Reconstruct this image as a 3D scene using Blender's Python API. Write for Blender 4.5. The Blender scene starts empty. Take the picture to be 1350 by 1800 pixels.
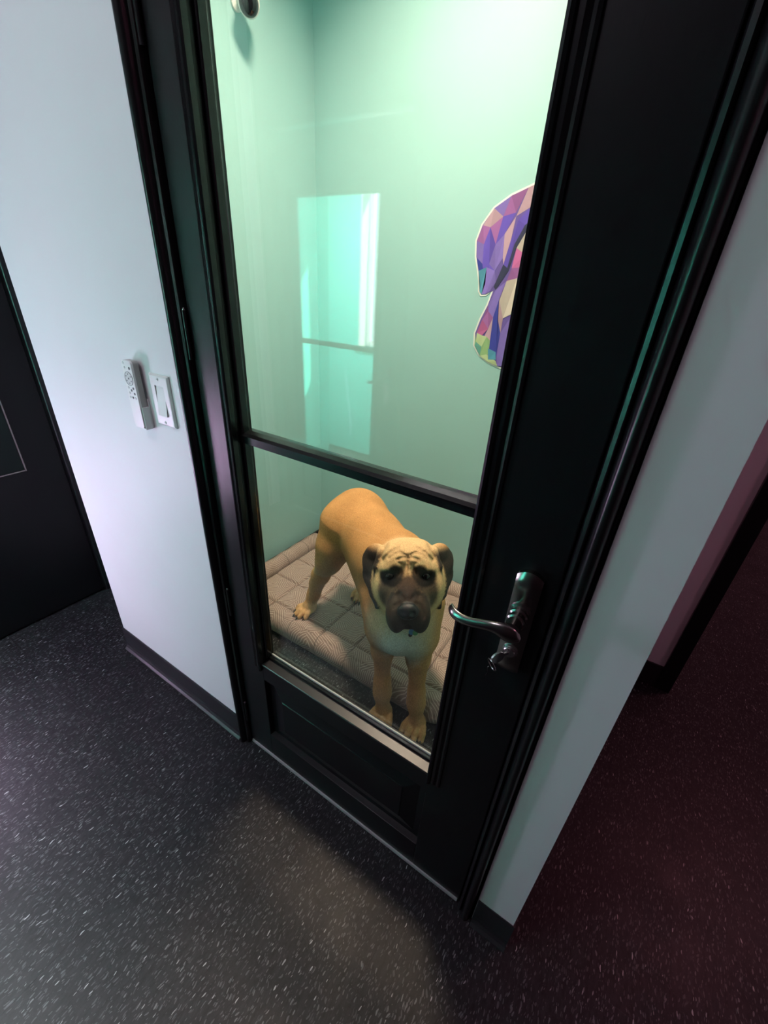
import bpy, bmesh, math, random
import numpy as np
from mathutils import Vector, Matrix

random.seed(7)
SC = bpy.context.scene
COL = SC.collection

# ------------------------------------------------------------------ camera
CAM_H = 1.405
RM = ((0.83951842, 0.29868431, -0.45386838),
      (0.5404463, -0.373088, 0.75413735),
      (0.05591615, -0.87840368, -0.47463708))     # columns: right, down, forward
cam_data = bpy.data.cameras.new('camera')
cam = bpy.data.objects.new('camera', cam_data)
COL.objects.link(cam)
cam_data.sensor_fit = 'VERTICAL'
cam_data.sensor_height = 24.0
cam_data.lens = 730.0 / 1800.0 * 24.0
cam_data.clip_start = 0.02
mw = Matrix.Identity(4)
for i in range(3):
    mw[i][0] = RM[i][0]; mw[i][1] = -RM[i][1]; mw[i][2] = -RM[i][2]
mw[0][3], mw[1][3], mw[2][3] = 0.0, 0.0, CAM_H
cam.matrix_world = mw
SC.camera = cam

# ------------------------------------------------------------------ world, sun, lamps, exposure
world = bpy.data.worlds.new('world')
SC.world = world
world.use_nodes = True
bgn = world.node_tree.nodes['Background']
bgn.inputs[0].default_value = (0.75, 0.88, 1.0, 1)
bgn.inputs[1].default_value = 6.0

def lamp(name, kind, loc, energy, color, size=0.3, size_y=None, direction=None):
    ld = bpy.data.lights.new(name, kind)
    ld.energy = energy
    ld.color = color
    if kind == 'AREA':
        ld.shape = 'RECTANGLE' if size_y else 'DISK'
        ld.size = size
        if size_y:
            ld.size_y = size_y
    o = bpy.data.objects.new(name, ld)
    COL.objects.link(o)
    o.location = loc
    if direction is not None:
        o.rotation_euler = Vector(direction).to_track_quat('-Z', 'Y').to_euler()
    return o

sun = lamp('sun', 'SUN', (-1.0, -4.0, 3.0), 45.0, (1.0, 0.95, 0.85), direction=(-0.62, 0.45, -0.62))
sun.data.angle = math.radians(0.6)
kl = lamp('kennel_lamp', 'AREA', (-0.74, 1.08, 2.735), 27.0, (1.0, 0.74, 0.56), 0.26, direction=(0, 0, -1))
kl.data.spread = math.radians(122)      # recessed downlight
lamp('sunroom_fill', 'AREA', (-1.62, -0.93, 2.05), 165.0, (0.97, 0.96, 1.0), 0.7, 0.10, direction=(0.0, -0.30, -0.95))  # unseen fill added above the second door to brighten the mirrored room
lamp('corridor_lamp_cool', 'AREA', (-0.95, -0.50, 2.76), 12.0, (1.0, 0.85, 0.98), 0.5, 0.4, direction=(0, 0.12, -1))
lamp('lavender_fill', 'AREA', (-1.96, -0.10, 0.62), 10.5, (0.92, 0.62, 1.0), 0.26, 0.50, direction=(1.0, 0.65, 0.12))  # unseen fill added low on the left to tint the white wall lavender
lamp('corridor_lamp_red', 'AREA', (1.5, 2.5, 2.76), 11.0, (1.0, 0.34, 0.42), 0.4, 0.4, direction=(0, 0, -1))
lamp('corridor_lamp_magenta', 'AREA', (1.7, 0.6, 2.76), 6.0, (1.0, 0.30, 0.48), 0.3, 0.3, direction=(-0.3, 0.2, -1))

SC.view_settings.view_transform = 'Standard'
SC.view_settings.look = 'None'
SC.view_settings.gamma = 1.0
SC.view_settings.use_curve_mapping = False
SC.view_settings.exposure = 0.15
SC.cycles.max_bounces = 12
SC.cycles.diffuse_bounces = 6
SC.cycles.transparent_max_bounces = 24
SC.cycles.sample_clamp_indirect = 6.0

# ------------------------------------------------------------------ materials
MATS = {}

def nt(name):
    m = bpy.data.materials.new(name)
    m.use_nodes = True
    n = m.node_tree
    for x in list(n.nodes):
        n.nodes.remove(x)
    return m, n

def N(n, t, **kw):
    x = n.nodes.new(t)
    for k, v in kw.items():
        setattr(x, k, v)
    return x

def math_node(n, op, a, b=None, c=None, clamp=False):
    x = N(n, 'ShaderNodeMath', operation=op, use_clamp=clamp)
    for i, v in enumerate((a, b, c)):
        if v is None:
            continue
        if isinstance(v, (int, float)):
            x.inputs[i].default_value = v
        else:
            n.links.new(v, x.inputs[i])
    return x.outputs[0]

def mixc(n, fac, a, b):
    x = N(n, 'ShaderNodeMix', data_type='RGBA')
    for s, v in ((0, fac), (6, a), (7, b)):
        if isinstance(v, (int, float)):
            x.inputs[s].default_value = v
        elif isinstance(v, tuple):
            x.inputs[s].default_value = (v[0], v[1], v[2], 1)
        else:
            n.links.new(v, x.inputs[s])
    return x.outputs[2]

def simple(key, color, rough=0.5, metal=0.0, spec=0.5, noise=0.0, nscale=20.0, bump=0.0, bscale=200.0,
           stretch=(1, 1, 1), coat=0.0, sheen=0.0):
    m, n = nt(key)
    out = N(n, 'ShaderNodeOutputMaterial')
    p = N(n, 'ShaderNodeBsdfPrincipled')
    n.links.new(p.outputs[0], out.inputs[0])
    p.inputs['Base Color'].default_value = (*color, 1)
    p.inputs['Roughness'].default_value = rough
    p.inputs['Metallic'].default_value = metal
    p.inputs['Specular IOR Level'].default_value = spec
    p.inputs['Coat Weight'].default_value = coat
    p.inputs['Sheen Weight'].default_value = sheen
    tc = N(n, 'ShaderNodeTexCoord')
    mp = N(n, 'ShaderNodeMapping')
    mp.inputs['Scale'].default_value = stretch
    n.links.new(tc.outputs['Object'], mp.inputs[0])
    if noise > 0:
        t = N(n, 'ShaderNodeTexNoise')
        t.inputs['Scale'].default_value = nscale
        t.inputs['Detail'].default_value = 6
        n.links.new(mp.outputs[0], t.inputs[0])
        lo = tuple(c * (1 - noise) for c in color)
        hi = tuple(min(1, c * (1 + noise)) for c in color)
        n.links.new(mixc(n, t.outputs[0], lo, hi), p.inputs['Base Color'])
    if bump > 0:
        t2 = N(n, 'ShaderNodeTexNoise')
        t2.inputs['Scale'].default_value = bscale
        t2.inputs['Detail'].default_value = 4
        n.links.new(mp.outputs[0], t2.inputs[0])
        b = N(n, 'ShaderNodeBump')
        b.inputs['Strength'].default_value = bump
        b.inputs['Distance'].default_value = 0.002
        n.links.new(t2.outputs[0], b.inputs['Height'])
        n.links.new(b.outputs[0], p.inputs['Normal'])
    MATS[key] = m
    return m

simple('white_paint', (0.74, 0.75, 0.76), 0.55, noise=0.03, nscale=5, bump=0.06, bscale=160)
simple('charcoal_paint', (0.035, 0.037, 0.04), 0.6)
simple('mint_paint', (0.355, 0.60, 0.60), 0.5, noise=0.04, nscale=3, bump=0.06, bscale=160)
simple('turquoise_paint', (0.12, 0.70, 0.60), 0.5, noise=0.03, nscale=3)
simple('black_paint', (0.0055, 0.0065, 0.0072), 0.36, spec=0.3, noise=0.15, nscale=10, bump=0.05, bscale=60, stretch=(12, 12, 0.5))
simple('black_satin', (0.010, 0.0105, 0.011), 0.34, spec=0.8, noise=0.15, nscale=10, bump=0.06, bscale=60, stretch=(0.5, 12, 12))
simple('black_frame', (0.007, 0.0085, 0.009), 0.28, spec=0.4, bump=0.05, bscale=80, stretch=(8, 8, 0.5))
simple('black_bead', (0.006, 0.007, 0.0075), 0.2, spec=0.4)
simple('grey_seal', (0.42, 0.43, 0.40), 0.4)
simple('black_vinyl', (0.020, 0.021, 0.023), 0.38, noise=0.1, nscale=30)
simple('sweep', (0.30, 0.30, 0.30), 0.35)
simple('nickel', (0.30, 0.285, 0.265), 0.22, metal=1.0, bump=0.04, bscale=300)
simple('steel', (0.62, 0.62, 0.60), 0.2, metal=1.0)
simple('dark_steel', (0.10, 0.10, 0.10), 0.35, metal=1.0)
simple('white_plastic', (0.80, 0.80, 0.79), 0.35)
simple('grey_plastic', (0.42, 0.40, 0.38), 0.4)
simple('button_grey', (0.10, 0.105, 0.11), 0.4)
simple('button_light', (0.62, 0.63, 0.62), 0.4)
simple('dark_glass', (0.006, 0.014, 0.012), 0.3, spec=0.25)
simple('lens_black', (0.01, 0.01, 0.014), 0.05, coat=1.0)
simple('claw', (0.035, 0.028, 0.022), 0.35)
simple('collar', (0.03, 0.05, 0.08), 0.6)
simple('tag_blue', (0.10, 0.22, 0.42), 0.3, metal=0.3)
simple('tag_green', (0.10, 0.28, 0.12), 0.3)
simple('bed_piping', (0.16, 0.13, 0.11), 0.8)

def mat_glass():
    m, n = nt('glass')
    out = N(n, 'ShaderNodeOutputMaterial')
    tr = N(n, 'ShaderNodeBsdfTransparent')
    tr.inputs[0].default_value = (0.955, 0.985, 0.972, 1)
    gl = N(n, 'ShaderNodeBsdfAnisotropic') if False else N(n, 'ShaderNodeBsdfGlossy')
    gl.inputs['Roughness'].default_value = 0.0
    gl.inputs[0].default_value = (1, 1, 1, 1)
    fr = N(n, 'ShaderNodeFresnel')
    fr.inputs[0].default_value = 1.5
    geo = N(n, 'ShaderNodeNewGeometry')
    # same Fresnel whichever side of the pane is met (thin architectural glass)
    ior = N(n, 'ShaderNodeMix', data_type='FLOAT')
    n.links.new(geo.outputs['Backfacing'], ior.inputs[0])
    ior.inputs[2].default_value = 1.5
    ior.inputs[3].default_value = 1.0 / 1.5
    n.links.new(ior.outputs[0], fr.inputs[0])
    mx = N(n, 'ShaderNodeMixShader')
    n.links.new(fr.outputs[0], mx.inputs[0])
    n.links.new(tr.outputs[0], mx.inputs[1])
    n.links.new(gl.outputs[0], mx.inputs[2])
    n.links.new(mx.outputs[0], out.inputs[0])
    MATS['glass'] = m
mat_glass()

def mat_floor():
    m, n = nt('vinyl_tile')
    out = N(n, 'ShaderNodeOutputMaterial')
    p = N(n, 'ShaderNodeBsdfPrincipled')
    n.links.new(p.outputs[0], out.inputs[0])
    geo = N(n, 'ShaderNodeNewGeometry')
    base = (0.020, 0.0215, 0.0235)
    # slow mottling
    nz = N(n, 'ShaderNodeTexNoise')
    nz.inputs['Scale'].default_value = 60
    nz.inputs['Detail'].default_value = 5
    sm = N(n, 'ShaderNodeMapping')
    sm.inputs['Scale'].default_value = (1.6, 0.5, 1)
    n.links.new(geo.outputs['Position'], sm.inputs[0])
    n.links.new(sm.outputs[0], nz.inputs[0])
    nz.inputs['Roughness'].default_value = 0.75
    cr = math_node(n, 'MULTIPLY_ADD', nz.outputs[0], 3.0, -1.0, clamp=True)
    col = mixc(n, cr, (0.0045, 0.005, 0.0058), (0.0185, 0.0197, 0.021))
    # elongated flecks, three sizes
    def flecks(sx, sy, jit, cut, keep, color, col, seed):
        mp = N(n, 'ShaderNodeMapping')
        mp.inputs['Scale'].default_value = (sx, sy, 1)
        mp.inputs['Rotation'].default_value = (0, 0, jit)
        mp.inputs['Location'].default_value = (seed, seed * 1.7, 0)
        # warp a little
        wz = N(n, 'ShaderNodeTexNoise')
        wz.inputs['Scale'].default_value = 25
        n.links.new(geo.outputs['Position'], wz.inputs[0])
        ws = N(n, 'ShaderNodeVectorMath', operation='SCALE')
        n.links.new(wz.outputs[1], ws.inputs[0])
        ws.inputs['Scale'].default_value = 0.02
        wa = N(n, 'ShaderNodeVectorMath', operation='ADD')
        n.links.new(geo.outputs['Position'], wa.inputs[0])
        n.links.new(ws.outputs[0], wa.inputs[1])
        n.links.new(wa.outputs[0], mp.inputs[0])
        v = N(n, 'ShaderNodeTexVoronoi', voronoi_dimensions='2D')
        v.inputs['Scale'].default_value = 1.0
        n.links.new(mp.outputs[0], v.inputs['Vector'])
        sep = N(n, 'ShaderNodeSeparateColor')
        n.links.new(v.outputs['Color'], sep.inputs[0])
        rad = math_node(n, 'MULTIPLY', sep.outputs[1], cut)
        inside = math_node(n, 'LESS_THAN', v.outputs['Distance'], rad)
        pick = math_node(n, 'LESS_THAN', sep.outputs[0], keep)
        f = math_node(n, 'MULTIPLY', inside, pick)
        amt = math_node(n, 'MULTIPLY', f, math_node(n, 'MULTIPLY_ADD', sep.outputs[2], 0.7, 0.3))
        return mixc(n, amt, col, color)
    col = flecks(260, 70, 0.0, 0.42, 0.6, (0.075, 0.08, 0.085), col, 3.1)
    col = flecks(150, 45, 0.12, 0.27, 0.34, (0.13, 0.138, 0.14), col, 7.7)
    col = flecks(105, 24, -0.1, 0.14, 0.26, (0.36, 0.375, 0.375), col, 1.3)
    n.links.new(col, p.inputs['Base Color'])
    p.inputs['Roughness'].default_value = 0.36
    r = N(n, 'ShaderNodeTexNoise')
    r.inputs['Scale'].default_value = 9
    n.links.new(geo.outputs['Position'], r.inputs[0])
    n.links.new(math_node(n, 'MULTIPLY_ADD', r.outputs[0], 0.22, 0.34), p.inputs['Roughness'])
    p.inputs['Specular IOR Level'].default_value = 0.25
    b = N(n, 'ShaderNodeBump')
    b.inputs['Strength'].default_value = 0.15
    b.inputs['Distance'].default_value = 0.001
    n.links.new(nz.outputs[0], b.inputs['Height'])
    n.links.new(b.outputs[0], p.inputs['Normal'])
    MATS['floor'] = m
mat_floor()

def mat_bed():
    m, n = nt('bed_fabric')
    out = N(n, 'ShaderNodeOutputMaterial')
    p = N(n, 'ShaderNodeBsdfPrincipled')
    n.links.new(p.outputs[0], out.inputs[0])
    p.inputs['Roughness'].default_value = 0.9
    p.inputs['Sheen Weight'].default_value = 0.2
    uv = N(n, 'ShaderNodeAttribute', attribute_name='pattern')     # flat cloth coordinates in metres
    v = N(n, 'ShaderNodeTexVoronoi', voronoi_dimensions='2D', distance='MANHATTAN')
    v.inputs['Scale'].default_value = 19.0
    n.links.new(uv.outputs['Vector'], v.inputs['Vector'])
    sep = N(n, 'ShaderNodeSeparateColor')
    n.links.new(v.outputs['Color'], sep.inputs[0])
    ang = math_node(n, 'MULTIPLY', sep.outputs[0], 6.2832)
    sp = N(n, 'ShaderNodeSeparateXYZ')
    n.links.new(uv.outputs['Vector'], sp.inputs[0])
    a = math_node(n, 'MULTIPLY', sp.outputs[0], math_node(n, 'COSINE', ang))
    b = math_node(n, 'MULTIPLY', sp.outputs[1], math_node(n, 'SINE', ang))
    s = math_node(n, 'FRACT', math_node(n, 'MULTIPLY', math_node(n, 'ADD', a, b), 118.0))
    line = math_node(n, 'LESS_THAN', s, 0.27)
    e = N(n, 'ShaderNodeTexVoronoi', voronoi_dimensions='2D', feature='DISTANCE_TO_EDGE')
    e.inputs['Scale'].default_value = 19.0
    nz = N(n, 'ShaderNodeTexNoise')
    nz.inputs['Scale'].default_value = 900
    n.links.new(uv.outputs['Vector'], nz.inputs[0])
    ground = mixc(n, nz.outputs[0], (0.235, 0.165, 0.138), (0.315, 0.225, 0.190))
    col = mixc(n, math_node(n, 'MULTIPLY', line, 0.85), ground, (0.60, 0.475, 0.405))
    # stitched seams of the quilting
    def seam(coord, origin):
        f = math_node(n, 'FRACT', math_node(n, 'MULTIPLY_ADD', coord, 1 / 0.152, -origin / 0.152 + 20.5))
        return math_node(n, 'LESS_THAN', math_node(n, 'ABSOLUTE', math_node(n, 'SUBTRACT', f, 0.5)), 0.0125)
    st = math_node(n, 'MAXIMUM', seam(sp.outputs[0], -1.17), seam(sp.outputs[1], 1.025))
    col = mixc(n, math_node(n, 'MULTIPLY', st, 0.8), col, (0.11, 0.085, 0.07))
    n.links.new(col, p.inputs['Base Color'])
    bp = N(n, 'ShaderNodeBump')
    bp.inputs['Strength'].default_value = 0.4
    bp.inputs['Distance'].default_value = 0.001
    n.links.new(math_node(n, 'ADD', nz.outputs[0], line), bp.inputs['Height'])
    n.links.new(bp.outputs[0], p.inputs['Normal'])
    MATS['bed'] = m
mat_bed()

def mat_attr(key, attr, rough, noise_amt, nscale, bump, sheen=0.0, spec=0.4):
    m, n = nt(key)
    out = N(n, 'ShaderNodeOutputMaterial')
    p = N(n, 'ShaderNodeBsdfPrincipled')
    n.links.new(p.outputs[0], out.inputs[0])
    p.inputs['Roughness'].default_value = rough
    p.inputs['Sheen Weight'].default_value = sheen
    p.inputs['Specular IOR Level'].default_value = spec
    at = N(n, 'ShaderNodeAttribute', attribute_name=attr)
    tc = N(n, 'ShaderNodeTexCoord')
    mp = N(n, 'ShaderNodeMapping')
    n.links.new(tc.outputs['Object'], mp.inputs[0])
    t = N(n, 'ShaderNodeTexNoise')
    t.inputs['Scale'].default_value = nscale
    t.inputs['Detail'].default_value = 8
    t.inputs['Roughness'].default_value = 0.7
    n.links.new(mp.outputs[0], t.inputs[0])
    g = math_node(n, 'MULTIPLY_ADD', t.outputs[0], 2 * noise_amt, 1 - noise_amt)
    if key == 'dog_coat':
        t3 = N(n, 'ShaderNodeTexNoise')
        t3.inputs['Scale'].default_value = 14
        t3.inputs['Detail'].default_value = 5
        n.links.new(mp.outputs[0], t3.inputs[0])
        g = math_node(n, 'MULTIPLY', g, math_node(n, 'MULTIPLY_ADD', t3.outputs[0], 0.5, 0.75))
        mp.inputs['Rotation'].default_value = (0.2, 0.1, 0.5)
        t.inputs['Scale'].default_value = 380
        mp.inputs['Scale'].default_value = (1.0, 1.0, 0.4)
    vm = N(n, 'ShaderNodeVectorMath', operation='SCALE')
    n.links.new(at.outputs['Color'], vm.inputs[0])
    n.links.new(g, vm.inputs['Scale'])
    n.links.new(vm.outputs[0], p.inputs['Base Color'])
    if bump > 0:
        b = N(n, 'ShaderNodeBump')
        b.inputs['Strength'].default_value = bump
        b.inputs['Distance'].default_value = 0.0015
        n.links.new(t.outputs[0], b.inputs['Height'])
        n.links.new(b.outputs[0], p.inputs['Normal'])
    if key == 'dog_coat':
        rg = N(n, 'ShaderNodeAttribute', attribute_name='wet')
        n.links.new(math_node(n, 'MULTIPLY_ADD', rg.outputs['Fac'], -0.46, rough), p.inputs['Roughness'])
        n.links.new(math_node(n, 'MULTIPLY_ADD', rg.outputs['Fac'], 0.35, spec), p.inputs['Specular IOR Level'])
    MATS[key] = m
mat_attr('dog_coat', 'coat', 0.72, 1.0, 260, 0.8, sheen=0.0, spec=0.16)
mat_attr('decal_print', 'print', 0.4, 0.10, 60, 0.0)
mat_attr('eye_surface', 'iris', 0.12, 0.0, 10, 0.0, spec=0.4)

# ------------------------------------------------------------------ mesh helpers
def world_loc(o):
    v = Vector((0, 0, 0))
    while o is not None:
        v += o.location
        o = o.parent
    return v

def obj(name, bm, mat, parent=None, smooth=False, origin=None, label=None):
    me = bpy.data.meshes.new(name)
    off = world_loc(parent) if parent is not None else Vector(origin or (0, 0, 0))
    if parent is not None and origin is not None:
        pass
    bmesh.ops.translate(bm, verts=bm.verts, vec=-off)
    bmesh.ops.recalc_face_normals(bm, faces=bm.faces)
    bm.to_mesh(me)
    bm.free()
    o = bpy.data.objects.new(name, me)
    if isinstance(mat, str):
        mat = MATS[mat]
    me.materials.append(mat)
    COL.objects.link(o)
    if parent is not None:
        o.parent = parent
    elif origin is not None:
        o.location = origin
    if smooth:
        for f in me.polygons:
            f.use_smooth = True
        if smooth != 'all':
            try:
                me.set_sharp_from_angle(angle=math.radians(40))
            except Exception:
                pass
    if label:
        o['label'] = label
    return o

def thing(name, label, cat, loc, group=None, kind=None):
    o = bpy.data.objects.new(name, None)
    o.empty_display_size = 0.05
    COL.objects.link(o)
    o.location = loc
    tag(o, label, cat, group, kind)
    return o

def tag(o, label=None, cat=None, group=None, kind=None):
    if label: o['label'] = label
    if cat: o['category'] = cat
    if group: o['group'] = group
    if kind: o['kind'] = kind
    return o

def box(bm, x0, x1, y0, y1, z0, z1, bev=0.0, seg=2):
    r = bmesh.ops.create_cube(bm, size=1.0)
    vs = r['verts']
    for v in vs:
        v.co = Vector(((x0 + x1) / 2 + v.co.x * (x1 - x0), (y0 + y1) / 2 + v.co.y * (y1 - y0), (z0 + z1) / 2 + v.co.z * (z1 - z0)))
    if bev > 0:
        es = list({e for v in vs for e in v.link_edges})
        bmesh.ops.bevel(bm, geom=es, offset=bev, segments=seg, affect='EDGES', profile=0.5)
    return bm

def nbox(*a, **k):
    return box(bmesh.new(), *a, **k)

def prism(bm, prof, axis, a0, a1):
    """extrude a closed 2-D profile along an axis: axis 'z' -> profile (x, y); 'x' -> (y, z); 'y' -> (x, z)"""
    def P(p, a):
        if axis == 'z': return (p[0], p[1], a)
        if axis == 'x': return (a, p[0], p[1])
        return (p[0], a, p[1])
    lo = [bm.verts.new(P(p, a0)) for p in prof]
    hi = [bm.verts.new(P(p, a1)) for p in prof]
    k = len(prof)
    for i in range(k):
        bm.faces.new((lo[i], lo[(i + 1) % k], hi[(i + 1) % k], hi[i]))
    bm.faces.new(lo[::-1])
    bm.faces.new(hi)
    return bm

def tube(bm, pts, rad, seg=12, cap=True):
    pts = [Vector(p) for p in pts]
    n = len(pts)
    if isinstance(rad, (int, float)):
        rad = [rad] * n
    rings = []
    up = Vector((0.123, 0.2, 0.97)).normalized()
    for i, p in enumerate(pts):
        t = (pts[min(i + 1, n - 1)] - pts[max(i - 1, 0)]).normalized()
        if abs(t.dot(up)) > 0.95:
            up = Vector((1, 0.1, 0)).normalized()
        a = t.cross(up).normalized()
        b = a.cross(t).normalized()
        rr = rad[i] if isinstance(rad[i], tuple) else (rad[i], rad[i])
        rings.append([bm.verts.new(p + a * rr[0] * math.cos(2 * math.pi * k / seg) + b * rr[1] * math.sin(2 * math.pi * k / seg)) for k in range(seg)])
    for i in range(n - 1):
        for k in range(seg):
            bm.faces.new((rings[i][k], rings[i][(k + 1) % seg], rings[i + 1][(k + 1) % seg], rings[i + 1][k]))
    if cap:
        bm.faces.new(rings[0][::-1])
        bm.faces.new(rings[-1])
    return bm

def lathe(bm, prof, origin, axis, seg=24):
    """prof: list of (radius, distance along axis)"""
    axis = Vector(axis).normalized()
    a = axis.orthogonal().normalized()
    b = axis.cross(a)
    o = Vector(origin)
    rings = []
    for r, d in prof:
        r = max(r, 1e-5)
        rings.append([bm.verts.new(o + axis * d + (a * math.cos(2 * math.pi * k / seg) + b * math.sin(2 * math.pi * k / seg)) * r) for k in range(seg)])
    for i in range(len(rings) - 1):
        for k in range(seg):
            bm.faces.new((rings[i][k], rings[i][(k + 1) % seg], rings[i + 1][(k + 1) % seg], rings[i + 1][k]))
    bm.faces.new(rings[0][::-1])
    bm.faces.new(rings[-1])
    return bm

def copy_tree(o, parent=None):
    c = o.copy()
    COL.objects.link(c)
    c.parent = parent
    for ch in list(o.children):
        copy_tree(ch, c)
    return c

def struct(name, bm, mat, origin=None, label=None):
    o = obj(name, bm, mat, origin=origin)
    o['kind'] = 'structure'
    if label:
        o['label'] = label
    return o

# ------------------------------------------------------------------ the setting
W = 0.535            # front face of the kennel wall
WB = 0.655           # its back face
H = 2.80             # ceiling
LX = -2.03           # side wall with the black door, on the left
BY = 1.66            # back wall of the kennel
OY = -0.745          # opposite corridor wall face
RX = 2.4
FARY = 4.6

# floor slab and its tiles
fl = struct('floor', nbox(-2.6, RX + 0.1, -1.9, FARY + 0.1, -0.06, -0.0008), 'floor',
            label='dark charcoal speckled vinyl tile floor of the corridor')
TS = 0.3048
tile_bm = nbox(-TS / 2 + 0.00015, TS / 2 - 0.00015, -TS / 2 + 0.00015, TS / 2 - 0.00015, -0.0008, 0.0)
tile_me = None
cand = []
x0, y0 = -0.46 - 8 * TS, 0.2705 - 7 * TS
for i in range(20):
    for j in range(22):
        cx, cy = x0 + (i + 0.5) * TS, y0 + (j + 0.5) * TS
        if cx < -2.45 or cx > RX or cy < -1.75 or cy > FARY:
            continue
        # nothing of the tiles under the kennel's far part shows
        if -1.4 < cx < 0.0 and cy > 1.0:
            continue
        d = math.hypot(cx, cy - 0.3)
        cand.append((d, cx, cy))
cand.sort()
first = None
for k, (d, cx, cy) in enumerate(cand[:260]):
    if first is None:
        first = obj('tile', tile_bm, 'floor')
        first.parent = fl
        t = first
    else:
        t = first.copy()
        COL.objects.link(t)
    t.location = (cx, cy, 0)
rest = bmesh.new()
for d, cx, cy in cand[260:]:
    box(rest, cx - TS / 2 + 0.0003, cx + TS / 2 - 0.0003, cy - TS / 2 + 0.0003, cy + TS / 2 - 0.0003, -0.0008, 0.0)
box(rest, -1.41, -0.0, 1.06, BY, -0.0008, -0.0001)
ro = obj('tile', rest, 'floor', fl)
ro['kind'] = 'stuff'

struct('ceiling', nbox(-2.6, RX + 0.1, -1.95, FARY + 0.1, H, H + 0.05), 'white_paint')

FLX, FRX = -0.837, 0.016      # outer edges of the door frame
DTOP = 2.08
def two_sided(name, bm, label=None):
    """white outside, mint on faces that look into the kennel"""
    o = struct(name, bm, 'white_paint', label=label)
    o.data.materials.append(MATS['mint_paint'])
    for f in o.data.polygons:
        if f.normal.y > 0.9:
            f.material_index = 1
    return o
two_sided('wall_front_left', nbox(-1.54, FLX, W, WB, 0, H), 'white painted wall left of the glazed door')
two_sided('wall_front_right', nbox(FRX, 0.102, W, WB, 0, H), 'narrow white painted wall right of the glazed door')
two_sided('wall_front_header', nbox(FLX, FRX, W, WB, DTOP, H))
o = struct('wall_kennel_left', nbox(-1.54, -1.43, WB, BY, 0, H), 'white_paint', label='mint green side wall inside the kennel')
o.data.materials.append(MATS['mint_paint'])
for f in o.data.polygons:
    if f.normal.x > 0.9: f.material_index = 1
o = struct('wall_kennel_right', nbox(0.0, 0.102, WB, BY, 0, H), 'white_paint')
o.data.materials.append(MATS['mint_paint'])
for f in o.data.polygons:
    if f.normal.x < -0.9: f.material_index = 1
struct('wall_kennel_back', nbox(-1.54, 0.102, BY, BY + 0.12, 0, H), 'mint_paint', label='mint green back wall inside the kennel')
struct('wall_right_far', nbox(0.102, 0.378, BY, BY + 0.12, 0, H), 'white_paint', label='wall piece in reddish light down the right passage')
struct('wall_left', nbox(LX - 0.1, LX, OY - 0.12, 3.0, 0, H), 'white_paint')
struct('wall_left_end', nbox(LX, -1.54, 2.9, 3.0, 0, H), 'white_paint')
struct('wall_right', nbox(RX, RX + 0.1, OY - 0.12, FARY, 0, H), 'white_paint')
struct('wall_end', nbox(0.0, RX, FARY, FARY + 0.1, 0, H), 'white_paint')
struct('wall_passage_side', nbox(-0.02, 0.10, BY + 0.12, FARY, 0, H), 'white_paint')
# opposite corridor wall with the opening of the second door
OD = -1.10 - 0.4105      # centre of the opposite door (x)
o0, o1 = OD - 0.4265, OD + 0.4265
struct('wall_opposite_left', nbox(LX, o0, OY - 0.12, OY, 0, H), 'charcoal_paint')
struct('wall_opposite_right', nbox(o1, RX, OY - 0.12, OY, 0, H), 'charcoal_paint')
struct('wall_opposite_header', nbox(o0, o1, OY - 0.12, OY, DTOP, H), 'charcoal_paint')
# sunlit room behind the second door
OB = -1.72
struct('wall_sunroom_left', nbox(-2.47, -2.37, OB, OY - 0.12, 0, H), 'turquoise_paint')
struct('wall_sunroom_right', nbox(-1.05, -0.95, OB, OY - 0.12, 0, H), 'turquoise_paint')
WX0, WX1, WZ0, WZ1 = -2.07, -1.25, 0.98, 2.05
struct('wall_sunroom_back_low', nbox(-2.47, -0.95, OB - 0.14, OB, 0, WZ0), 'turquoise_paint')
struct('wall_sunroom_back_top', nbox(-2.47, -0.95, OB - 0.14, OB, WZ1, H), 'turquoise_paint')
struct('wall_sunroom_back_left', nbox(-2.47, WX0, OB - 0.14, OB, WZ0, WZ1), 'turquoise_paint')
struct('wall_sunroom_back_right', nbox(WX1, -0.95, OB - 0.14, OB, WZ0, WZ1), 'turquoise_paint')
win = thing('window_1', 'white framed window of the sunlit turquoise room', 'window', ((WX0 + WX1) / 2, OB - 0.1, WZ0), kind='structure')
del win['category']
for a in ((WX0, WX0 + 0.04, WZ0, WZ1), (WX1 - 0.04, WX1, WZ0, WZ1), (WX0 + 0.04, WX1 - 0.04, WZ0, WZ0 + 0.04), (WX0 + 0.04, WX1 - 0.04, WZ1 - 0.04, WZ1)):
    obj('frame_bar', nbox(a[0], a[1], OB - 0.13, OB - 0.09, a[2], a[3], bev=0.004), 'white_plastic', win)
obj('pane', nbox(WX0 + 0.04, WX1 - 0.04, OB - 0.113, OB - 0.109, WZ0 + 0.04, WZ1 - 0.04), 'glass', win)
obj('jamb_liner', nbox(WX0 - 0.001, WX0 + 0.012, OB - 0.09, OB + 0.004, WZ0, WZ1), 'white_plastic', win)
obj('jamb_liner', nbox(WX1 - 0.012, WX1 + 0.001, OB - 0.09, OB + 0.004, WZ0, WZ1), 'white_plastic', win)
obj('sill', nbox(WX0 - 0.02, WX1 + 0.02, OB - 0.09, OB + 0.025, WZ0 - 0.02, WZ0, bev=0.004), 'white_plastic', win)
struct('baseboard_sunroom', nbox(-2.37, -1.05, OB, OB + 0.012, 0, 0.10), 'black_vinyl')

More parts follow.
